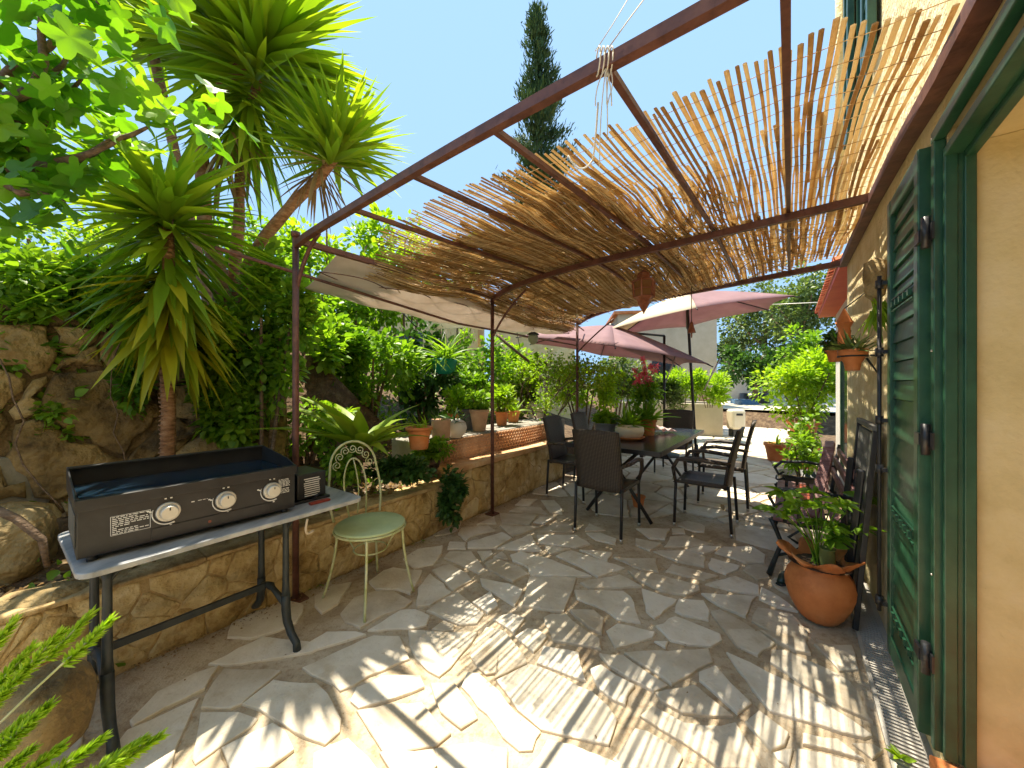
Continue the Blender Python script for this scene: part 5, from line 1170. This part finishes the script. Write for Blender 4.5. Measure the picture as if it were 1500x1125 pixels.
# little figure
t = empty('stone_figure', 'small pale stone garden figure standing on the shelf near the basket', 'figure', UZ(778, 613, zsh))
c = UZ(778, 613, zsh); MB().lathe([(.04,0),(.045,.02),(.035,.03),(.04,.08),(.045,.13),(.03,.16),(.018,.175)], c, 14).build('body', cream, t); MB().lathe([(.012,.17),(.028,.19),(.03,.21),(.02,.235),(.0,.24)], c, 14).build('head', cream, t)
# bird statue
t = empty('bird_statue', 'dark brown hen statue perched at the end of the orange coping', 'statue', UZ(632, 690, .556))
c = UZ(633, 688, .556); mb = MB(); mb.tube([c+Vector((.055,0,.02)), c+Vector((.04,0,.06)), c+Vector((.01,0,.085)), c+Vector((-.03,0,.10)), c+Vector((-.05,0,.13)), c+Vector((-.055,0,.16)), c+Vector((-.068,0,.175))], [.012,.045,.06,.05,.032,.022,.004], 12); dk = pm('dark brown figure', [(.03,.018,.012),(.09,.05,.03)], 9, .6, .3); mb.build('body', dk, t)
MB().tube([c+Vector((.03,0,.10)), c+Vector((.07,0,.14)), c+Vector((.075,0,.18))], [.03,.022,.004], 8, flat=.5).build('tail', dk, t); MB().tube([c+Vector((-.05,0,.17)), c+Vector((-.052,0,.195))], [.008,.004], 6, flat=.4).build('comb', dk, t); MB().lathe([(.05,0),(.05,.015),(.03,.03)], c, 14).build('plinth', dk, t)
for (u, v, rr, lb, m) in ((697, 664, .05, 'flat pinkish stone lying on the orange coping beside the second post', terra2), (716, 657, .03, 'small grey pebble heap on the orange coping', whitepl), (733, 655, .022, 'little dark pebble on the orange coping', rock)):
    mb = MB(); mb.lathe([(.3*rr,0),(rr,rr*.2),(rr*.9,rr*.45),(rr*.3,rr*.6)], UZ(u, v, .556), 12, wob=lambda i, t_, r_: (r_*(1+.15*math.sin(3*t_+i)), 0), rx=1.5); o = mb.build('pebble', m); tag(o, lb, 'stone')
# teal hanging basket and its fern
t = empty('hanging_basket', 'teal plastic hanging basket with a fern spilling over it', 'hanging basket', UY(651, 548, 4.6))
c = UY(651, 548, 4.6); MB().lathe([(.07,0),(.13,.04),(.155,.12),(.16,.19),(.15,.19),(.12,.1),(0,.08)], c, 24, cap=False).build('basket', pm('teal plastic', [(.0,.16,.12),(.01,.26,.19)], 5, .4, .05, transl=.15), t)
P, D, S = [], [], []; spiky(P, D, S, c+Vector((0,0,.17)), 110, .42, .5, .06); cloud('fronds', P, D, np.array(S), T_blade(6, .8, .035), L_mid, t)
mb = MB()
for a in (0, 2.1, 4.2): mb.tube([c+Vector((.15*math.cos(a), .15*math.sin(a), .19)), Vector((c.x, c.y, 2.0))], .0025, 4)
mb.build('hanging_wires', black, t)
# cream bracket with fringe hanging by the cloth
t = empty('hanging_rack', 'cream wooden hanging rack with short dangling cords under the white cloth', 'rack', UY(668, 478, 5.0))
mb = MB(); mb.bar(UY(636, 478, 5.0), UY(697, 474, 5.0), .02, .09); mb.bar(UY(665, 474, 4.99), UY(665, 458, 4.99), .05, .02); mb.build('board', cream, t)
mb = MB()
for k in range(9): u = 640+k*6.6; mb.tube([UY(u, 480, 4.985), UY(u+1, 490+6*(k % 3), 4.985)], .006, 5)
mb.build('cord_fringe', beigecl, t)
o = MB().tube([UY(572, 440, 4.7), UY(612, 482, 4.9)], .008, 5).build('dark_cable', black); tag(o, 'thin dark cable slanting down left of the cream rack', 'cable')
o = MB().tube([UY(728, 490, 5.4), UY(742, 503, 5.4), UY(775, 530, 5.5)], .022, 7).build('dead_branch', bark); tag(o, 'dark bare branch slanting across the yellow wall behind the second post', 'branch')
o = MB().tube([UY(752, 452, 5.2), UY(756, 480, 5.2), UY(762, 512, 5.2)], .005, 5).build('hanging_wire', black); tag(o, 'thin dark wire hanging beside the second post brace', 'wire')

# ============================================================ TABLE TOP
zt2 = .742
potted('zinc_planter', 'silver tub planted with bright green herbs at the planter end of the table', 'planter', UZ(881, 636, zt2)+Vector((.05,.0,0)), [(.115,0),(.135,.08),(.15,.135),(.155,.14),(.145,.14),(.12,.12),(0,.12)], pm('zinc', [(.35,.36,.36),(.52,.53,.52)], 8, .4, .1, metal=.7), 'bush', L_lime, .055, 520, (.16,.13,.09), cz=.05)
t = empty('cream_bowl', 'cream bowl standing in an orange terracotta saucer on the dining table', 'bowl', UZ(922, 643, zt2))
c = UZ(922, 643, zt2); MB().lathe([(.12,0),(.155,.02),(.165,.03),(.158,.03),(.12,.012),(0,.01)], c, 32, cap=False).build('saucer', terra, t)
MB().lathe([(.10,.014),(.14,.04),(.155,.09),(.15,.135),(.14,.14),(.135,.13),(.14,.09),(.1,.03),(0,.02)], c, 32, cap=False).build('bowl', cream, t)
potted('orchid_pot', 'terracotta pot of pink flowering orchid standing tall on the dining table', 'potted plant', UZ(948, 637, zt2), pot_prof(.08, .105, .19, .008), terra)
orc = bpy.data.objects['orchid_pot']; c = UZ(948, 637, zt2)+Vector((0,0,.17))
P, D, S = [], [], []; spiky(P, D, S, c, 46, .34, .8); cloud('leaves', P, D, np.array(S), T_blade(5, .35, .055), L_mid, orc)
P, D = clumps(420, c+Vector((-.02,0,.33)), (.20,.15,.16), 14, .4, .4); cloud('foliage', P, D, .06, T_leaf(), L_mid, orc)
mb = MB(); P = []; D = []
for k, (dx, dz) in enumerate(((-.14,.62),(-.04,.74),(.08,.68),(.0,.56))):
    e = c+Vector((dx, 0, dz)); mb.tube(arc(c, c+Vector((dx*.2,0,dz*.7)), e), .004, 5)
    for j in range(11):
        f = c.lerp(e, .68+.34*j/11)+Vector(rng.normal(0, .028, 3))
        for a in range(5): P.append(tuple(f)); D.append((math.cos(a*1.256), -.4, math.sin(a*1.256)))
mb.build('flower_stems', L_mid, orc); cloud('flowers', P, D, .045, T_leaf(.36, .05, .1), L_pink, orc)
potted('spider_plant', 'low grassy plant in a small terracotta pot in front of the orchid', 'potted plant', UZ(940, 640, zt2)+Vector((-.13,.08,0)), pot_prof(.06, .085, .13, .006), terra, 'spiky', L_mid, .30, 70)
mb = MB(); c = UZ(968, 634, zt2); nx = 9; V = [c+Vector((-.12+.3*i/8, -.06+.14*j/5, .02+.09*abs(math.sin(i*1.3+j*2.1))*(1-i/9)+.015*math.cos(j*3+i))) for j in range(6) for i in range(nx)]
mb.add(V, [(j*nx+i, j*nx+i+1, (j+1)*nx+i+1, (j+1)*nx+i) for j in range(5) for i in range(nx-1)], smooth=True); o = mb.build('crumpled_bag', pm('pinkish plastic', [(.62,.38,.33),(.72,.62,.6)], 9, .35, .1, transl=.3)); tag(o, 'crumpled translucent pinkish bag lying on the dining table', 'bag'); q_ = o.modifiers.new('s', 'SOLIDIFY'); q_.thickness = .002
potted('flower_pot', 'small empty terracotta pot on the paving under the dining table', 'pot', UZ(935, 742, .012), pot_prof(.05, .07, .12, .006), terra)

# ============================================================ FAR PLANTER, STEPS, WALLS
pl = empty('planter_box', 'long cream rendered planter box full of greenery behind the dining table', 'planter', UZ(1000, 650))
pa_, pb_ = UZ(915, 640), UZ(1058, 640); pd = Vector((.1, 1.0, 0)).normalized()
pa_, pb_ = UZ(900, 632), UZ(1059, 641); zt_ = .84
def quadprism(mb, a, b, dep, z0_, z1_): 
    return mb.hexa([a+Vector((0,0,z0_)), b+Vector((0,0,z0_)), b+dep+Vector((0,0,z0_)), a+dep+Vector((0,0,z0_)), a+Vector((0,0,z1_)), b+Vector((0,0,z1_)), b+dep+Vector((0,0,z1_)), a+dep+Vector((0,0,z1_))])
ex = (pb_-pa_).normalized(); ey = Vector((-ex.y, ex.x, 0))
for a_, b_, nm in ((pa_, pb_, 'front_wall'), (pa_+ey*1.3, pb_+ey*1.3, 'rear_wall')):
    mb = MB(); quadprism(mb, a_, b_, ey*.12, -.05, zt_); mb.build(nm, beigepl, pl, bevel=.008)
mb = MB(); quadprism(mb, pb_-ex*.12+ey*.121, pb_+ey*.121, ey*1.178, -.05, zt_-.003); mb.build('side_wall', beigepl, pl); mb = MB(); quadprism(mb, pa_+ey*.121, pa_+ex*.12+ey*.121, ey*1.178, -.05, zt_-.003); mb.build('side_wall', beigepl, pl)
mb = MB(); quadprism(mb, pa_+ex*.12+ey*.12, pb_-ex*.12+ey*.12, ey*1.18, 0, zt_-.06); mb.build('soil', soil, pl)
o = MB(); quadprism(o, pb_-ex*.55+Vector((0,0,0))+ey*1.5, pb_+ey*1.5, ey*.6, 0, 1.15); o.build('end_block', terra2, pl, bevel=.01)
for (u, v, r_, lm, lb) in ((905, 560, .55, L_lime, 'lime green bush at the left end of the planter box'), (950, 570, .5, L_olive, 'grey green clump in the planter box behind the orchid'), (1000, 560, .62, L_lime, 'tall lime bush in the middle of the planter box'), (1040, 572, .5, L_lime, 'lime green bush at the right end of the planter box'), (985, 578, .4, L_olive, 'yellowish lavender clump at the front of the planter box')):
    c = UY(u, v, 8.9); t = empty('planter_bush', lb, 'bush', (c.x, c.y, zt_-.06)); P, D = clumps(1500, c, (r_, .45, .42), 18, .35, .4); P[:,2] = np.maximum(P[:,2], zt_-.05); cloud('foliage', P, D+np.array([0,0,.6]), .10*rng.uniform(.6,1.3,len(P)), T_leaf(.2), lm, t)
    mb = MB()
    for i in range(4): mb.tube([Vector((c.x+.05*i-.1, c.y, zt_-.07)), Vector((c.x+.15*i-.25, c.y+.05*i, c.z+.1))], .01, 5)
    mb.build('stems', bark, t)
# steps
for k, (v0_, zz) in enumerate(((626, 0), (608, .17))):
    c = QS(13.86+.42*k, 1.2, 0); mb = MB(); nst = 15
    for i in range(nst):
        s0_ = -1.2+i*.36; r_ = random.uniform(.9, 1.0); mb.hexa([QS(13.8+.42*k, s0_, -.05+zz), QS(13.8+.42*k, s0_+.34, -.05+zz), QS(14.3+.42*k, s0_+.34, -.05+zz), QS(14.3+.42*k, s0_, -.05+zz), QS(13.8+.42*k+.03*r_, s0_+.01, .17+zz-.01*i % .02), QS(13.8+.42*k, s0_+.33, .17+zz), QS(14.3+.42*k, s0_+.34, .17+zz), QS(14.3+.42*k, s0_, .17+zz)])
    o = mb.build('stone_step', wallstone, None, bevel=.03); tag(o, ('lower' if k == 0 else 'upper')+' rough brown stone step at the far end of the patio', 'step')
def wallbox(name, label, cat, u0, u1, Y0, Y1, ztop, m, th=.3, holes=(), base=0, cap=None):
    a = Vector(((u0-750)/F*Y0, Y0, 0)); b = Vector(((u1-750)/F*Y1, Y1, 0)); x = (b-a).normalized(); y = Vector((-x.y, x.x, 0))
    if y.y < 0: y = -y
    t = empty(name, label, cat, (a+b)/2, 0); mb = MB(); quadprism(mb, a, b, y*th, base-.2, ztop); mb.build('wall', m, t)
    for (w0, w1, za, zb, mm) in holes:
        mb = MB(); quadprism(mb, a+x*w0-y*.02, a+x*w1-y*.02, y*.015, za, zb); mb.build('window', mm, t)
        mb = MB(); quadprism(mb, a+x*(w0-.08)-y*.05, a+x*(w1+.08)-y*.05, y*.045, za-.07, za); mb.build('window_sill', whitepl, t)
    if cap:
        mb = MB(); quadprism(mb, a-x*.15-y*.12, b+x*.15-y*.12, y*(th+.24), ztop+.002, ztop+.1); mb.build('coping', cap, t)
    return t
dkw = pm('dark window pane', [(.025,.03,.03)], 1, .1, 0)
wallbox('garden_wall', 'pale garden wall behind the steps at the end of the patio', 'wall', 1020, 1260, 18.5, 17.5, 1.75, whitepl, cap=beigepl)
wallbox('garden_building', 'cream building with a dark window behind the parasols', 'building', 905, 1050, 13.5, 13.0, 3.9, beigepl, 3, ((1.2, 2.0, 1.6, 2.45, dkw),), cap=terra)
wallbox('yellow_building', 'yellow building at the left seen through the foliage under the white cloth', 'building', 520, 700, 12.5, 12.5, 3.9, plaster, 3, ((1.5, 2.3, 2.0, 3.1, dkw),), cap=terra)
wallbox('yellow_building', 'yellow wall right of the second post behind the shrubs', 'building', 722, 842, 11.5, 11.5, 3.5, plaster, 3, cap=terra)
# things by the steps
t = empty('plastic_heater', 'cream plastic box with a dark slot at the corner of the planter', 'box', UZ(1079, 640)); c = UZ(1078, 640)
mb = MB(); mb.box(c+Vector((0,0,.45)), (.34,.3,.5)); mb.build('body', cream, t, bevel=.05); mb = MB(); mb.box(c+Vector((0,-.155,.58)), (.16,.01,.05)); mb.build('slot', black, t); mb = MB(); mb.box(c+Vector((0,0,.1)), (.26,.22,.2)); mb.build('stand', black, t, bevel=.01)
t = empty('garden_swing', 'white metal swing frame in the shade beyond the steps', 'swing', UY(1128, 600, 15.5)); 
mb = MB()
for u in (1116, 1140): mb.tube([UY(u, 603, 15.5), UY(u+1, 549, 15.5)], .03, 6)
mb.tube([UY(1116, 549, 15.5), UY(1140, 549, 15.5)], .03, 6); mb.tube([UY(1116, 580, 15.5), UY(1140, 590, 15.5)], .02, 6); mb.tube([UY(1116, 590, 15.5), UY(1140, 580, 15.5)], .02, 6); mb.build('frame', whitepl, t)
t = empty('rattan_lounge', 'dark rattan lounge seat beyond the steps', 'seat', UY(1103, 600, 16)); mb = MB(); c = UY(1104, 588, 16); mb.lathe([(.35,-.35),(.55,-.2),(.6,.05),(.55,.35),(.5,.35),(.45,.0),(0,-.05)], c, 18, cap=False); mb.build('shell', black, t)
o = MB(); bpts = [UY(1086, 602, 14.8), UY(1112, 602, 14.8)]; quadprism(o, Vector((bpts[0].x, 14.8, 0)), Vector((bpts[1].x, 14.8, 0)), Vector((0,.8,0)), .4, .72); o = o.build('blue_tarp', pm('blue tarp', [(.05,.13,.24),(.10,.20,.34)], 4, .6, .3, 8, dist=.05), None, bevel=.05); tag(o, 'blue covered crate on the far terrace beyond the steps', 'crate')
o = MB().tube([UY(1090, 452, 9), UY(1130, 446, 9), UY(1200, 443, 7)], .008, 5).build('overhead_cable', steel); tag(o, 'grey overhead cable between the right parasol and the annexe', 'cable')
o = MB().lathe([(.01,.05),(.03,.03),(.05,-.04),(.0,-.06)], UY(1114, 458, 9), 10).build('hanging_bulb', greenp); tag(o, 'small dark green lamp hanging from the overhead cable', 'lamp')

# ============================================================ HOUSE SIDE
def wobr(amp, lobes):
    return amp, lobes
# big ruffled pot
bp_ = UZ(1200, 905, .012)
def wob(i, t_, r_):
    if i in (9, 10, 11): k = (.0, .030, .046, .034)[i-8]; return r_+k*math.sin(6*t_)+.008*math.sin(11*t_), .028*math.sin(6*t_+.6)*(1 if i != 9 else .5)
    if i == 12: return r_+.018*math.sin(6*t_), .012*math.sin(6*t_)
    return r_, 0
prof = [(.078,0),(.092,.012),(.110,.04),(.140,.10),(.158,.16),(.162,.205),(.150,.25),(.128,.285),(.118,.30),(.130,.33),(.152,.352),(.160,.362),(.140,.35),(.110,.31),(.0,.29)]
t = potted('ruffled_pot', 'big orange clay pot with a wavy ruffled rim and a leafy plant beside the shutter', 'pot', bp_, prof, terra, wob=wob, nseg=60)
P = []; D = []; S = []; mb = MB(); top = bp_+Vector((0,0,.30))
for k in range(19):
    a = rng.uniform(0, 6.28); L_ = rng.uniform(.16, .42); lean = rng.uniform(.2, .95); e = top+Vector((math.cos(a)*lean*.27, math.sin(a)*lean*.22, L_)); mb.tube(arc(top+Vector((rng.normal(0,.02), rng.normal(0,.02), -.02)), top+Vector((math.cos(a)*.03, math.sin(a)*.03, L_*.6)), e), .0035, 5)
    for j in range(7): b = a+(j-3)*.62; P.append(tuple(e)); D.append((math.cos(b), math.sin(b), rng.uniform(-.15, .25))); S.append(rng.uniform(.075, .115))
    for j in range(3): P.append(tuple(e)); D.append((rng.normal(), rng.normal(), .8)); S.append(.05)
mb.build('stems', L_mid, t); cloud('leaves', P, D, np.array(S), T_leaf(.22), L_mid, t)
o = MB().lathe([(.03,0),(.036,.05),(.034,.12),(.037,.125),(.030,.125),(.03,.02),(0,.01)], top+Vector((-.005,-.06,.0)), 16, cap=False).build('glass_jar', pm('greenish glass', [(.20,.26,.08),(.30,.34,.14)], 6, .15, 0, transl=.5)); tag(o, 'greenish glass jar standing in the ruffled orange pot', 'jar')
# bench
t = empty('garden_bench', 'cast iron bench with worn mauve brown slats against the house wall', 'bench', QS(3.7, .3, .01), ROT)
mvs = pm('worn mauve wood', [(.14,.05,.045),(.24,.11,.10),(.36,.22,.20)], 9, .6, .25, 40, stretch=(1,1,6)); q0, q1 = 3.1, 4.35
for k in range(5): s_ = .14+k*.078; MB().hbox(q0, q1, s_, s_+.055, .415, .435).build('seat_slat', mvs, t, bevel=.004)
for k in range(3): z_ = .56+k*.085; MB().hbox(q0, q1, .105-.02*k, .125-.02*k, z_, z_+.06).build('back_slat', mvs, t, bevel=.004)
for q in (q0+.06, q1-.06):
    mb = MB(); mb.tube([QS(q, .53, .012), QS(q, .50, .12), QS(q, .46, .25), QS(q, .50, .36), QS(q, .52, .41)], [.018,.015,.014,.015,.018], 8); mb.tube([QS(q, .08, .012), QS(q, .13, .2), QS(q, .12, .4), QS(q, .07, .82)], [.018,.015,.015,.012], 8); mb.tube([QS(q, .09, .40), QS(q, .3, .395), QS(q, .52, .41)], .014, 8)
    mb.tube([QS(q, .10, .62), QS(q, .3, .64), QS(q, .48, .62), QS(q, .53, .56), QS(q, .50, .50), QS(q, .46, .53)], .013, 8); mb.tube([QS(q, .50, .15), QS(q, .40, .2), QS(q, .3, .3), QS(q, .36, .36), QS(q, .42, .30), QS(q, .37, .27)], .010, 7); mb.tube([QS(q, .12, .2), QS(q, .25, .17), QS(q, .40, .2)], .010, 7); mb.build('iron_end', iron, t)
for k, (u, v) in enumerate(((1178, 722), (1184, 735))):
    c = UZ(u, v, .445); mb = MB(); mb.tube([c+A*-.10+N*.02+Vector((0,0,.022)), c+A*-.05+Vector((0,0,.03)), c+A*.04+N*.01+Vector((0,0,.028)), c+A*.09+Vector((0,0,.015))], [.02,.04,.045,.02], 10, flat=.7); o = mb.build('orange_glove', pm('orange leather', [(.50,.09,.03),(.62,.17,.07)], 14, .6, .3, 40)); tag(o, ('farther' if k == 0 else 'nearer')+' of the two rumpled orange gloves on the bench seat', 'glove')
# loose broken back boards leaning
for k, (a_, b_) in enumerate(((UZ(1240, 727, .60), UZ(1222, 690, .62)), )):
    pass
bx = empty('leaning_frame', 'broken mauve wooden frame of two boards leaning over the bench', 'frame', QS(3.1, .25, .44))
for k in range(2):
    mb = MB(); mb.bar(QS(3.15+.30*k, .30-.05*k, .47), QS(3.75+.25*k, .17-.02*k, .86), .065, .02); mb.build('board', mvs, bx, bevel=.004)
mb = MB(); mb.bar(QS(3.73, .18, .85), QS(4.02, .15, .87), .06, .022); mb.build('end_board', mvs, bx, bevel=.004)
# folded garden chair against the wall
t = empty('folded_chair', 'folded black and grey garden chair leaning upright on the wall behind the bench', 'folding chair', QS(2.75, .1, .01), ROT)
gry = pm('grey sling', [(.10,.10,.09),(.17,.165,.15)], 8, .7, .2, 60)
QF = 2.72
mb = MB(); mb.hexa([QS(QF+.03,.10,.22),QS(QF+.03,.115,.22),QS(QF+.55,.115,.22),QS(QF+.55,.10,.22),QS(QF+.03,.04,1.08),QS(QF+.03,.055,1.08),QS(QF+.55,.055,1.08),QS(QF+.55,.04,1.08)]); mb.build('sling', gry, t)
for q in (QF, QF+.58): mb = MB(); mb.bar(QS(q, .13, .02), QS(q, .05, 1.10), .03, .025); mb.build('side_rail', black, t, bevel=.004)
MB().bar(QS(QF, .05, 1.115), QS(QF+.58, .05, 1.115), .03, .03).build('top_rail', gry, t, bevel=.004)
for q in (QF+.08, QF+.5): mb = MB(); mb.bar(QS(q, .16, .12), QS(q-.03, .10, .88), .025, .035); mb.build('arm', black, t, bevel=.008)
o = MB().tube([QS(QF+.1, .13, .60), QS(QF+.1, .155, .60)], .045, 18).build('pivot', black, t)
# black sack pot at the far end of bench
c = UZ(1187, 722, .0) ; c = QS(4.66, .33, .012)
t = potted('black_tub', 'black plastic tub with handles holding leafy stems beyond the bench', 'tub', c, [(.15,0),(.17,.2),(.185,.42),(.20,.43),(.20,.45),(.18,.45),(.17,.40),(0,.38)], black, 'bush', L_mid, .06, 260, (.22,.18,.24), cz=.26)
for sg in (-1, 1): MB().tube(arc(c+Vector((sg*.20,.05,.42)), c+Vector((sg*.27,0,.36)), c+Vector((sg*.20,-.06,.42))), .009, 7).build('handle', black, t)
# terracotta pots with lime bush
potted('terracotta_pot', 'broad orange terracotta pot at the foot of the lime green bush', 'pot', UZ(1172, 684, .012), pot_prof(.16, .23, .36, .02, .03), terra, 'spiky', L_mid, .2, 20)
t = potted('terracotta_pot', 'orange terracotta pot carrying the tall airy lime green bush', 'pot', UZ(1192, 668, .012)+Vector((.0,.25,.28)), pot_prof(.17, .25, .36, .02, .03), terra, 'bush', L_lime, .075, 4600, (.86,.7,.80), cz=.70)
mb = MB(); mb.box(UZ(1192, 668, .012)+Vector((.0,.25,.135)), (.4,.4,.27)); o = mb.build('plinth', beigepl, None, bevel=.01); tag(o, 'pale block under the raised terracotta pot of the lime bush', 'block')
potted('terracotta_pot', 'orange terracotta pot at the left of the pair below the lime bush', 'pot', UZ(1150, 678, .012)+Vector((.0,.2,0)), pot_prof(.13, .18, .30, .015, .03), terra, 'spiky', L_mid, .22, 26)
potted('climber_pot', 'pot of darker leafy stems climbing beside the house corner', 'potted plant', QS(5.2, .28, .012), pot_prof(.12, .16, .28, .012, .02), terra, 'bush', L_mid, .06, 420, (.16,.16,.5), cz=.55)
t = empty('red_rose', 'single dark red rose on a thin stem in front of the lime bush', 'flower', UZ(1150, 690)); c = UY(1159, 637, 4.9); P = []; D = []
for k in range(26): P.append(tuple(c+Vector(rng.normal(0, .012, 3)))); D.append(tuple(rng.normal(0, 1, 3)+np.array([0,0,.7])))
cloud('petals', P, D, .06, T_leaf(.42, .2, .05), L_red, t); MB().tube(arc(Vector((c.x-.05, c.y, .012)), Vector((c.x-.03, c.y, .4)), c), .006, 5).build('stem', chaircream, t)
# sandal by the pot
t = empty('dark_sandal', 'dark green garden clog lying on the paving left of the ruffled pot', 'shoe', UZ(1148, 858, .01), .3); c = UZ(1148, 856, .012)
mb = MB(); mb.tube([c+Vector((-.05,-.02,.01)), c+Vector((0,0,.01)), c+Vector((.06,.04,.01)), c+Vector((.11,.07,.01))], [.02,.035,.03,.03], 10, flat=.35); mb.build('sole', black, t); mb = MB(); mb.tube([c+Vector((-.045,-.018,.025)), c+Vector((0,.002,.04)), c+Vector((.04,.025,.05))], [.015,.033,.036], 10, flat=.8); mb.build('upper', pm('dark green rubber', [(.01,.03,.025)], 1, .35, 0), t)
# wall pot on a bracket
t = empty('wall_pot', 'orange terracotta wall pot of green succulents on an iron bracket', 'wall pot', QS(2.95, .1, 1.45), ROT)
c = UY(1253, 533, 2.35); q_, s_ = toqs(c)
c = QS(2.98, .115, 1.43); MB().lathe([(.033,0),(.040,.045),(.055,.07),(.055,.08),(.068,.082),(.070,.125),(.06,.125),(.055,.10),(0,.1)], c, 24, cap=False).build('pot', terra, t)
P, D, S = [], [], []; spiky(P, D, S, c+Vector((0,0,.12)), 60, .12, .7, .03); cloud('leaves', P, D, np.array(S), T_blade(3, .2, .09), L_olive, t)
mb = MB(); mb.tube([c+Vector((math.cos(a)*.068, math.sin(a)*.068, .085)) for a in [6.2832*i/24 for i in range(25)]], .005, 5, cap=False); mb.tube([QS(2.9, .012, 1.62), QS(2.9, .012, 1.40), QS(2.93, .06, 1.50)], .006, 6); mb.tube([QS(2.9, .012, 1.51), c+Vector((.03,-.08,.085))], .005, 5); mb.build('bracket', iron, t)
t = empty('terracotta_lantern', 'red terracotta hanging ornament shaped like a little house on the wall', 'ornament', QS(3.3, .1, 1.6), ROT); c = QS(3.35, .12, 1.60)
MB().lathe([(.036,0),(.04,.01),(.036,.02),(.032,.13),(.045,.16)], c, 8, smooth=False).build('body', terra, t); MB().lathe([(.05,.161),(.026,.21),(.005,.26)], c, 8, smooth=False).build('roof', terra, t); MB().tube([c+Vector((0,0,.26)), QS(3.35, .02, 1.95)], .004, 5).build('hanger', iron, t)
potted('wall_plant', 'small pot of dark succulents on the wall beside the terracotta ornament', 'wall pot', QS(3.75, .14, 1.52), pot_prof(.035, .055, .09, .005), terra, 'bush', L_dark, .04, 260, (.11,.09,.08))
t = empty('wall_sconce', 'white and green trailing plant in a dark holder high on the wall', 'wall plant', QS(2.62, .05, 1.85), ROT); c = QS(2.66, .06, 1.78)
MB().lathe([(.01,0),(.04,.03),(.05,.12),(.045,.2),(.01,.22)], c, 12).build('holder', rock, t); P, D, S = [], [], []
for k in range(40): P.append(tuple(c+Vector((0,-.02,-.02))+Vector(rng.normal(0,.02,3)))); D.append((rng.normal(0,.4), rng.normal(0,.3)-.2, -1)); S.append(rng.uniform(.08,.2))
cloud('leaves', P, D, np.array(S), T_blade(3, .1, .07), L_mid, t)
# stones and slab at the bottom left
def boulder(name, label, c, sz, m, seed, rz=0., n=18):
    rd = np.random.default_rng(seed); a1, a2 = rd.uniform(0, 6, 2); mb = MB(); k = 12
    def wb(i, t_, r_): return r_*(1+.13*math.sin(2*t_+a1+i*.35)+.09*math.sin(3*t_+a2-i*.6)+.04*math.sin(7*t_+i*2)), .03*math.sin(3*t_+a1)
    prof_ = [(math.sin(math.pi*(j+.5)/k)**.7, -math.cos(math.pi*(j+.5)/k)) for j in range(k)]
    M_ = Matrix.Translation(c) @ Matrix.Rotation(rz, 4, 'Z') @ Matrix.Diagonal((*sz, 1)); mb.lathe(prof_, (0,0,0), n, wob=wb); mb.v = [M_ @ v for v in mb.v]; o = mb.build(name, m); tag(o, label, 'stone'); return o
boulder('boulder', 'rounded pale rock on the ground at the lower left corner', UY(62, 1045, 1.25), (.13,.12,.14), rock, 2)
boulder('boulder', 'big dark tilted rock under the left end of the marble table', UY(60, 905, 1.6), (.17,.13,.13), rock, 5, .5)
boulder('boulder', 'brown rock on the bed left of the griddle table', UY(15, 800, 1.9), (.2,.16,.2), rock, 8)
t = empty('stone_slab', 'upright grey stone slab behind the left end of the griddle', 'slab', UY(30, 760, 2.1)); mb = MB(); mb.bar(UY(-40, 715, 2.0), UY(78, 715, 2.25), .05, .34); o = mb.build('slab', pm('grey slab', [(.17,.16,.13),(.30,.28,.23)], 4, .9, .4, 30), t, bevel=.01)
o = MB().tube([UY(-30, 735, 1.7), UY(25, 760, 1.72), UY(62, 790, 1.74), UY(70, 830, 1.74)], [.02,.018,.016,.012], 7).build('fallen_branch', bark); tag(o, 'bare fallen branch behind the left corner of the marble table', 'branch')
P = [QS(q, s, .53+.002*math.sin(q*9+s*7)) for s in (-4, 0, 3.5, 8) for q in (14.02, 16, 18, 20.5)]
o = grid_mesh('far_terrace', P, 4, 4, stone); tag(o, kind='structure')
n = 1500; qq = rng.uniform(-.9, 4.6, n); so_ = np.array([WQ(a)-abs(rng.normal(0, .06))-.005 for a in qq]); Pz = np.array([tuple(QS(a, b, .016)) for a, b in zip(qq, so_)])
n2 = 110; q2 = rng.uniform(-.3, 6, n2); s2_ = rng.uniform(.15, 2.8, n2); Pz = np.vstack([Pz, np.array([tuple(QS(a, b, .017)) for a, b in zip(q2, s2_)])]); n += n2
o = cloud('fallen_debris', Pz, rdir(n)*np.array([1,1,.12]), .011*rng.uniform(.5, 1.5, n), T_leaf(.3, .1, .1), dry); tag(o, 'dry crumbs and leaf bits along the foot of the planter wall', 'debris', kind='stuff')
